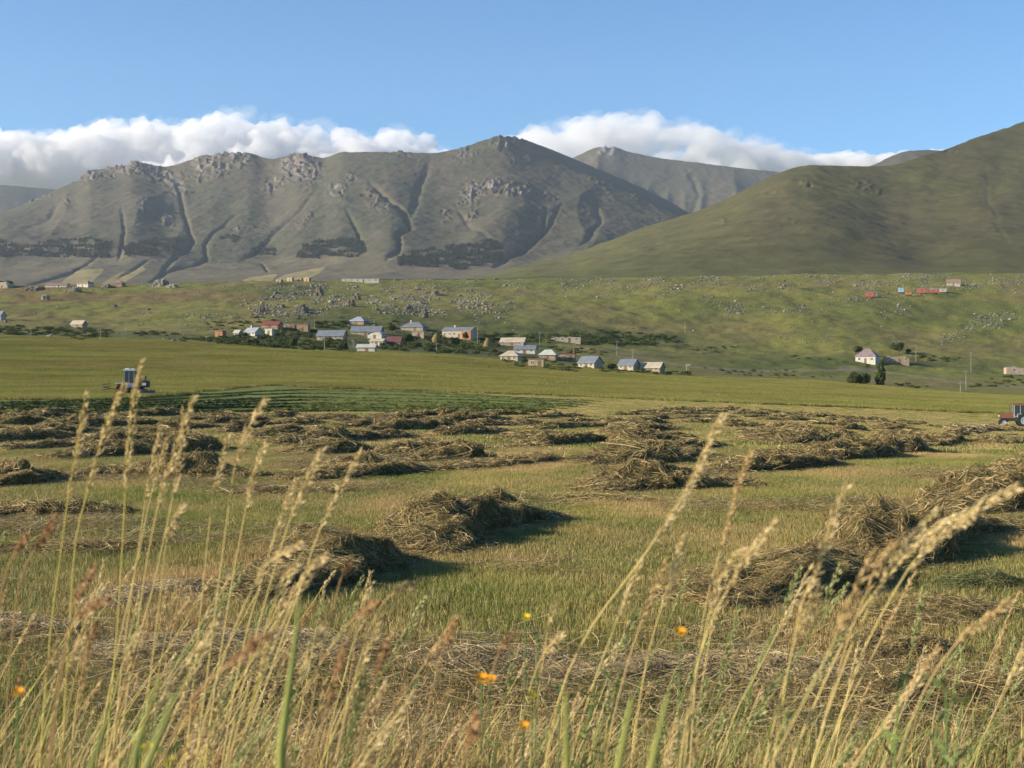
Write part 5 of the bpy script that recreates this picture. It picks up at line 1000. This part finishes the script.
scatter('verge_tufts', vb, P, rng.uniform(-.5, .5, len(P)), rng.uniform(.6, 1.25, len(P)), label='knee high grass tufts along the verge')
# green blade-like stems, blurred, nearest the lens
GB = 'thick green stems close to the lens'
gst = mat('green_shoot', (.22, .24, .055), noise=30, amp=.2, rough=.5)
for i, (px, D, rd, lb) in enumerate([([(300,606),(297,640),(290,680),(283,712),(281,768)], .95, .0040, 'thick green stem, darkest at its foot, in the lower left'), ([(160,676),(150,705),(140,730),(134,768)], .85, .0036, 'short olive stem at the bottom left'), ([(176,694),(166,722),(154,750),(146,768)], .8, .0042, 'olive stem right beside the short one at the bottom left'),
                                      ([(110,706),(100,735),(90,768)], .85, .0036, 'olive stem lowest of three at the bottom left'), ([(566,694),(566,730),(567,768)], .9, .0042, 'upright green stem at the bottom centre'), ([(632,699),(626,735),(618,768)], .85, .0042, 'green stem leaning right, middle of the bottom edge'),
                                      ([(668,696),(660,735),(651,768)], .85, .0042, 'green stem right of the leaning one at the bottom edge')]):
    P = [w3(u, v, D) for u, v in px]; d = P[-1] - P[-2]; d = d / -d[2]; b = P[-1] + d * P[-1][2] * .5; b[2] = 0; C_ = curve_pts([b] + P[::-1], 24); V, Q = tube(C_, np.concatenate([np.full(20, rd), np.linspace(rd, rd * .3, 4)]), 8); o = mk('green_shoot', V - C_[0], Q, gst, smooth=True); o.location = C_[0]; tag(o, lb, 'stem', GB)
# orange flowers
petm = mat('orange_petals', (.85, .36, .01), rough=.6, trans=.2); yelm = mat('yellow_petals', (.80, .55, .03), rough=.6, trans=.2); flst = mat('herb_green', (.10, .16, .045), noise=20, rough=.7)
def flower(u, v, D, R0, m, label, nm='orange_flower', up=.55):
    R0 = R0 * .85; c = w3(u, v, D); r = empty(nm, (c[0] - .03, D, -.01)); tag(r, label, 'flower', 'orange and yellow flowers among the grass'); org = np.array([c[0] - .03, D, -.01]); C_ = curve_pts([org, (org + c) / 2 + [.008, 0, 0], c], 14); V, Q = tube(C_ - org, .0011)
    mk('stem', V, Q, flst, smooth=True, parent=r); V = []; Q = []; n = 13
    for i in range(n):
        a = 2 * math.pi * i / n; k = len(V)
        for q, w_, h in ((.18, .06, 0), (.6, .22, .12), (1, .12, up * .5)): 
            for s_ in (-1, 1): V.append(((math.cos(a) * q - math.sin(a) * w_ * s_) * R0, (math.sin(a) * q + math.cos(a) * w_ * s_) * R0 * .8 - h * R0 * .9, h * R0 + math.sin(a) * q * R0 * .5))
        Q += [[k, k+1, k+3, k+2], [k+2, k+3, k+5, k+4]]
    t_ = c - org; pt = mk('petals', np.array(V) + t_, np.array(Q), m, parent=r); V, Q = tube(np.array([[0, 0, -.35], [0, 0, -.1], [0, 0, .1], [0, 0, .2]]) * R0 + t_, np.array([.12, .34, .30, .02]) * R0, 8); mk('flower_head', V, Q, flst, smooth=True, parent=r)
    for s_ in (-1, 1): L_ = .035; t2 = np.linspace(0, 1, 7)[:, None]; v_, q_ = ribbon(C_[8 + s_] - org + np.array([s_ * .8, 0, .5]) * L_ * t2 - np.array([0, 0, .03]) * t2 ** 2, .005, [0, 1, 0]); mk('leaf', v_, q_, flst, parent=r)
flower(481.5, 679, 1.9, .0125, petm, 'left of the pair of orange flowers at the bottom centre'); flower(489.5, 680.5, 1.95, .0125, petm, 'right of the pair of orange flowers at the bottom centre'); flower(525.5, 618, 2.0, .010, yelm, 'yellow flower topmost among the centre herbs'); flower(532.5, 696, 2.0, .009, yelm, 'small yellow bud right of the orange pair')
flower(523.5, 727, 1.7, .010, petm, 'orange flower lowest at the bottom centre'); flower(680, 633, 1.9, .012, petm, 'orange flower alone right of the centre hay'); flower(18, 693, 1.3, .008, petm, 'orange flower above the yellow herb in the lower left corner'); flower(537, 636, 2.0, .009, flst, 'closed green flower head beside the yellow flower'); flower(560, 690, 2.1, .010, flst, 'closed green bud right of the orange pair')
# herbs: branching plants with many small blossoms
def herb(u, v0, v1, D, label, blossom, nm, n=9, seed=1, sp=.05, grp='leafy herbs by the verge'):
    r_ = np.random.default_rng(seed); org = np.array([(u - 512) / F * D, D, 0.0]); r = empty(nm, tuple(org)); tag(r, label, 'plant', grp); S_ = []; Lf = []; Bl = []
    zt = CAMZ - (v0 - 384) / F * D
    for i in range(n):
        a = r_.uniform(0, 6.28); q = r_.uniform(.6, 1); tip = np.array([math.cos(a) * sp + .06, math.sin(a) * sp, zt * q]); C_ = curve_pts([[0, 0, -.02], tip * [.25, .25, .5], tip], 16); v, t = tube(C_, np.linspace(.0022, .0009, 16)); S_.append((v, t, np.zeros((len(v), 3))))
        for j in range(7, 16):
            for s_ in (-1, 1):
                b = r_.uniform(0, 6.28); L_ = r_.uniform(.015, .04); t2 = np.linspace(0, 1, 5)[:, None]; v, t = ribbon(C_[j] + np.array([math.cos(b) * .9, math.sin(b) * .5, r_.uniform(.2, .9)]) * L_ * t2, .004, [0, 1, .2]); Lf.append((v, t, np.zeros((len(v), 3))))
        if blossom is not None:
            v, t, c = spikelets(C_[8:], .022, 170 if nm != 'thistle' else 22, .007, .006, blossom, r_, 1.0); Bl.append((v, t, c))
    V, Q, _ = merge(S_); mk('stem', np.concatenate(V), np.concatenate(Q), flst, smooth=True, parent=r); V, Q, _ = merge(Lf); mk('foliage', np.concatenate(V), np.concatenate(Q), herbm, parent=r)
    if Bl: V, Q, c = merge(Bl); mk('blossom', np.concatenate(V), np.concatenate(Q), seedm, np.concatenate(c), parent=r)
herbm = mat('fresh_herb_leaf', (.15, .20, .055), noise=30, rough=.6, trans=.25)
YB = [(.55, .46, .04), (.45, .40, .05), (.62, .50, .05)]
herb(20, 690, 768, 1.12, 'yellow blossomed herb in the bottom left corner', YB, 'yellow_herb', 10, 3, .05); herb(44, 684, 768, 1.2, 'yellow blossomed herb right of the corner one', YB, 'yellow_herb', 10, 4, .045); herb(74, 722, 768, 1.15, 'shorter yellow herb third from the left corner', YB, 'yellow_herb', 8, 5, .05)
herb(872, 610, 768, 1.7, 'green thistle with pink tipped buds in the lower right', [(.42, .27, .28), (.35, .3, .2), (.3, .32, .14)], 'thistle', 6, 6, .035); herb(880, 690, 768, 1.4, 'low green branching herb left of the thistle', None, 'green_herb', 8, 7, .07); herb(945, 700, 768, 1.4, 'green branching herb right of the thistle', None, 'green_herb', 8, 8, .08)
herb(850, 700, 768, 1.5, 'green herb at the foot of the blurred right stalks', None, 'green_herb', 7, 9, .06); herb(500, 690, 768, 2.0, 'dark green herb beneath the orange flowers', None, 'green_herb', 8, 10, .07); herb(545, 655, 768, 2.2, 'green herb right of the yellow flower', None, 'green_herb', 6, 11, .05)
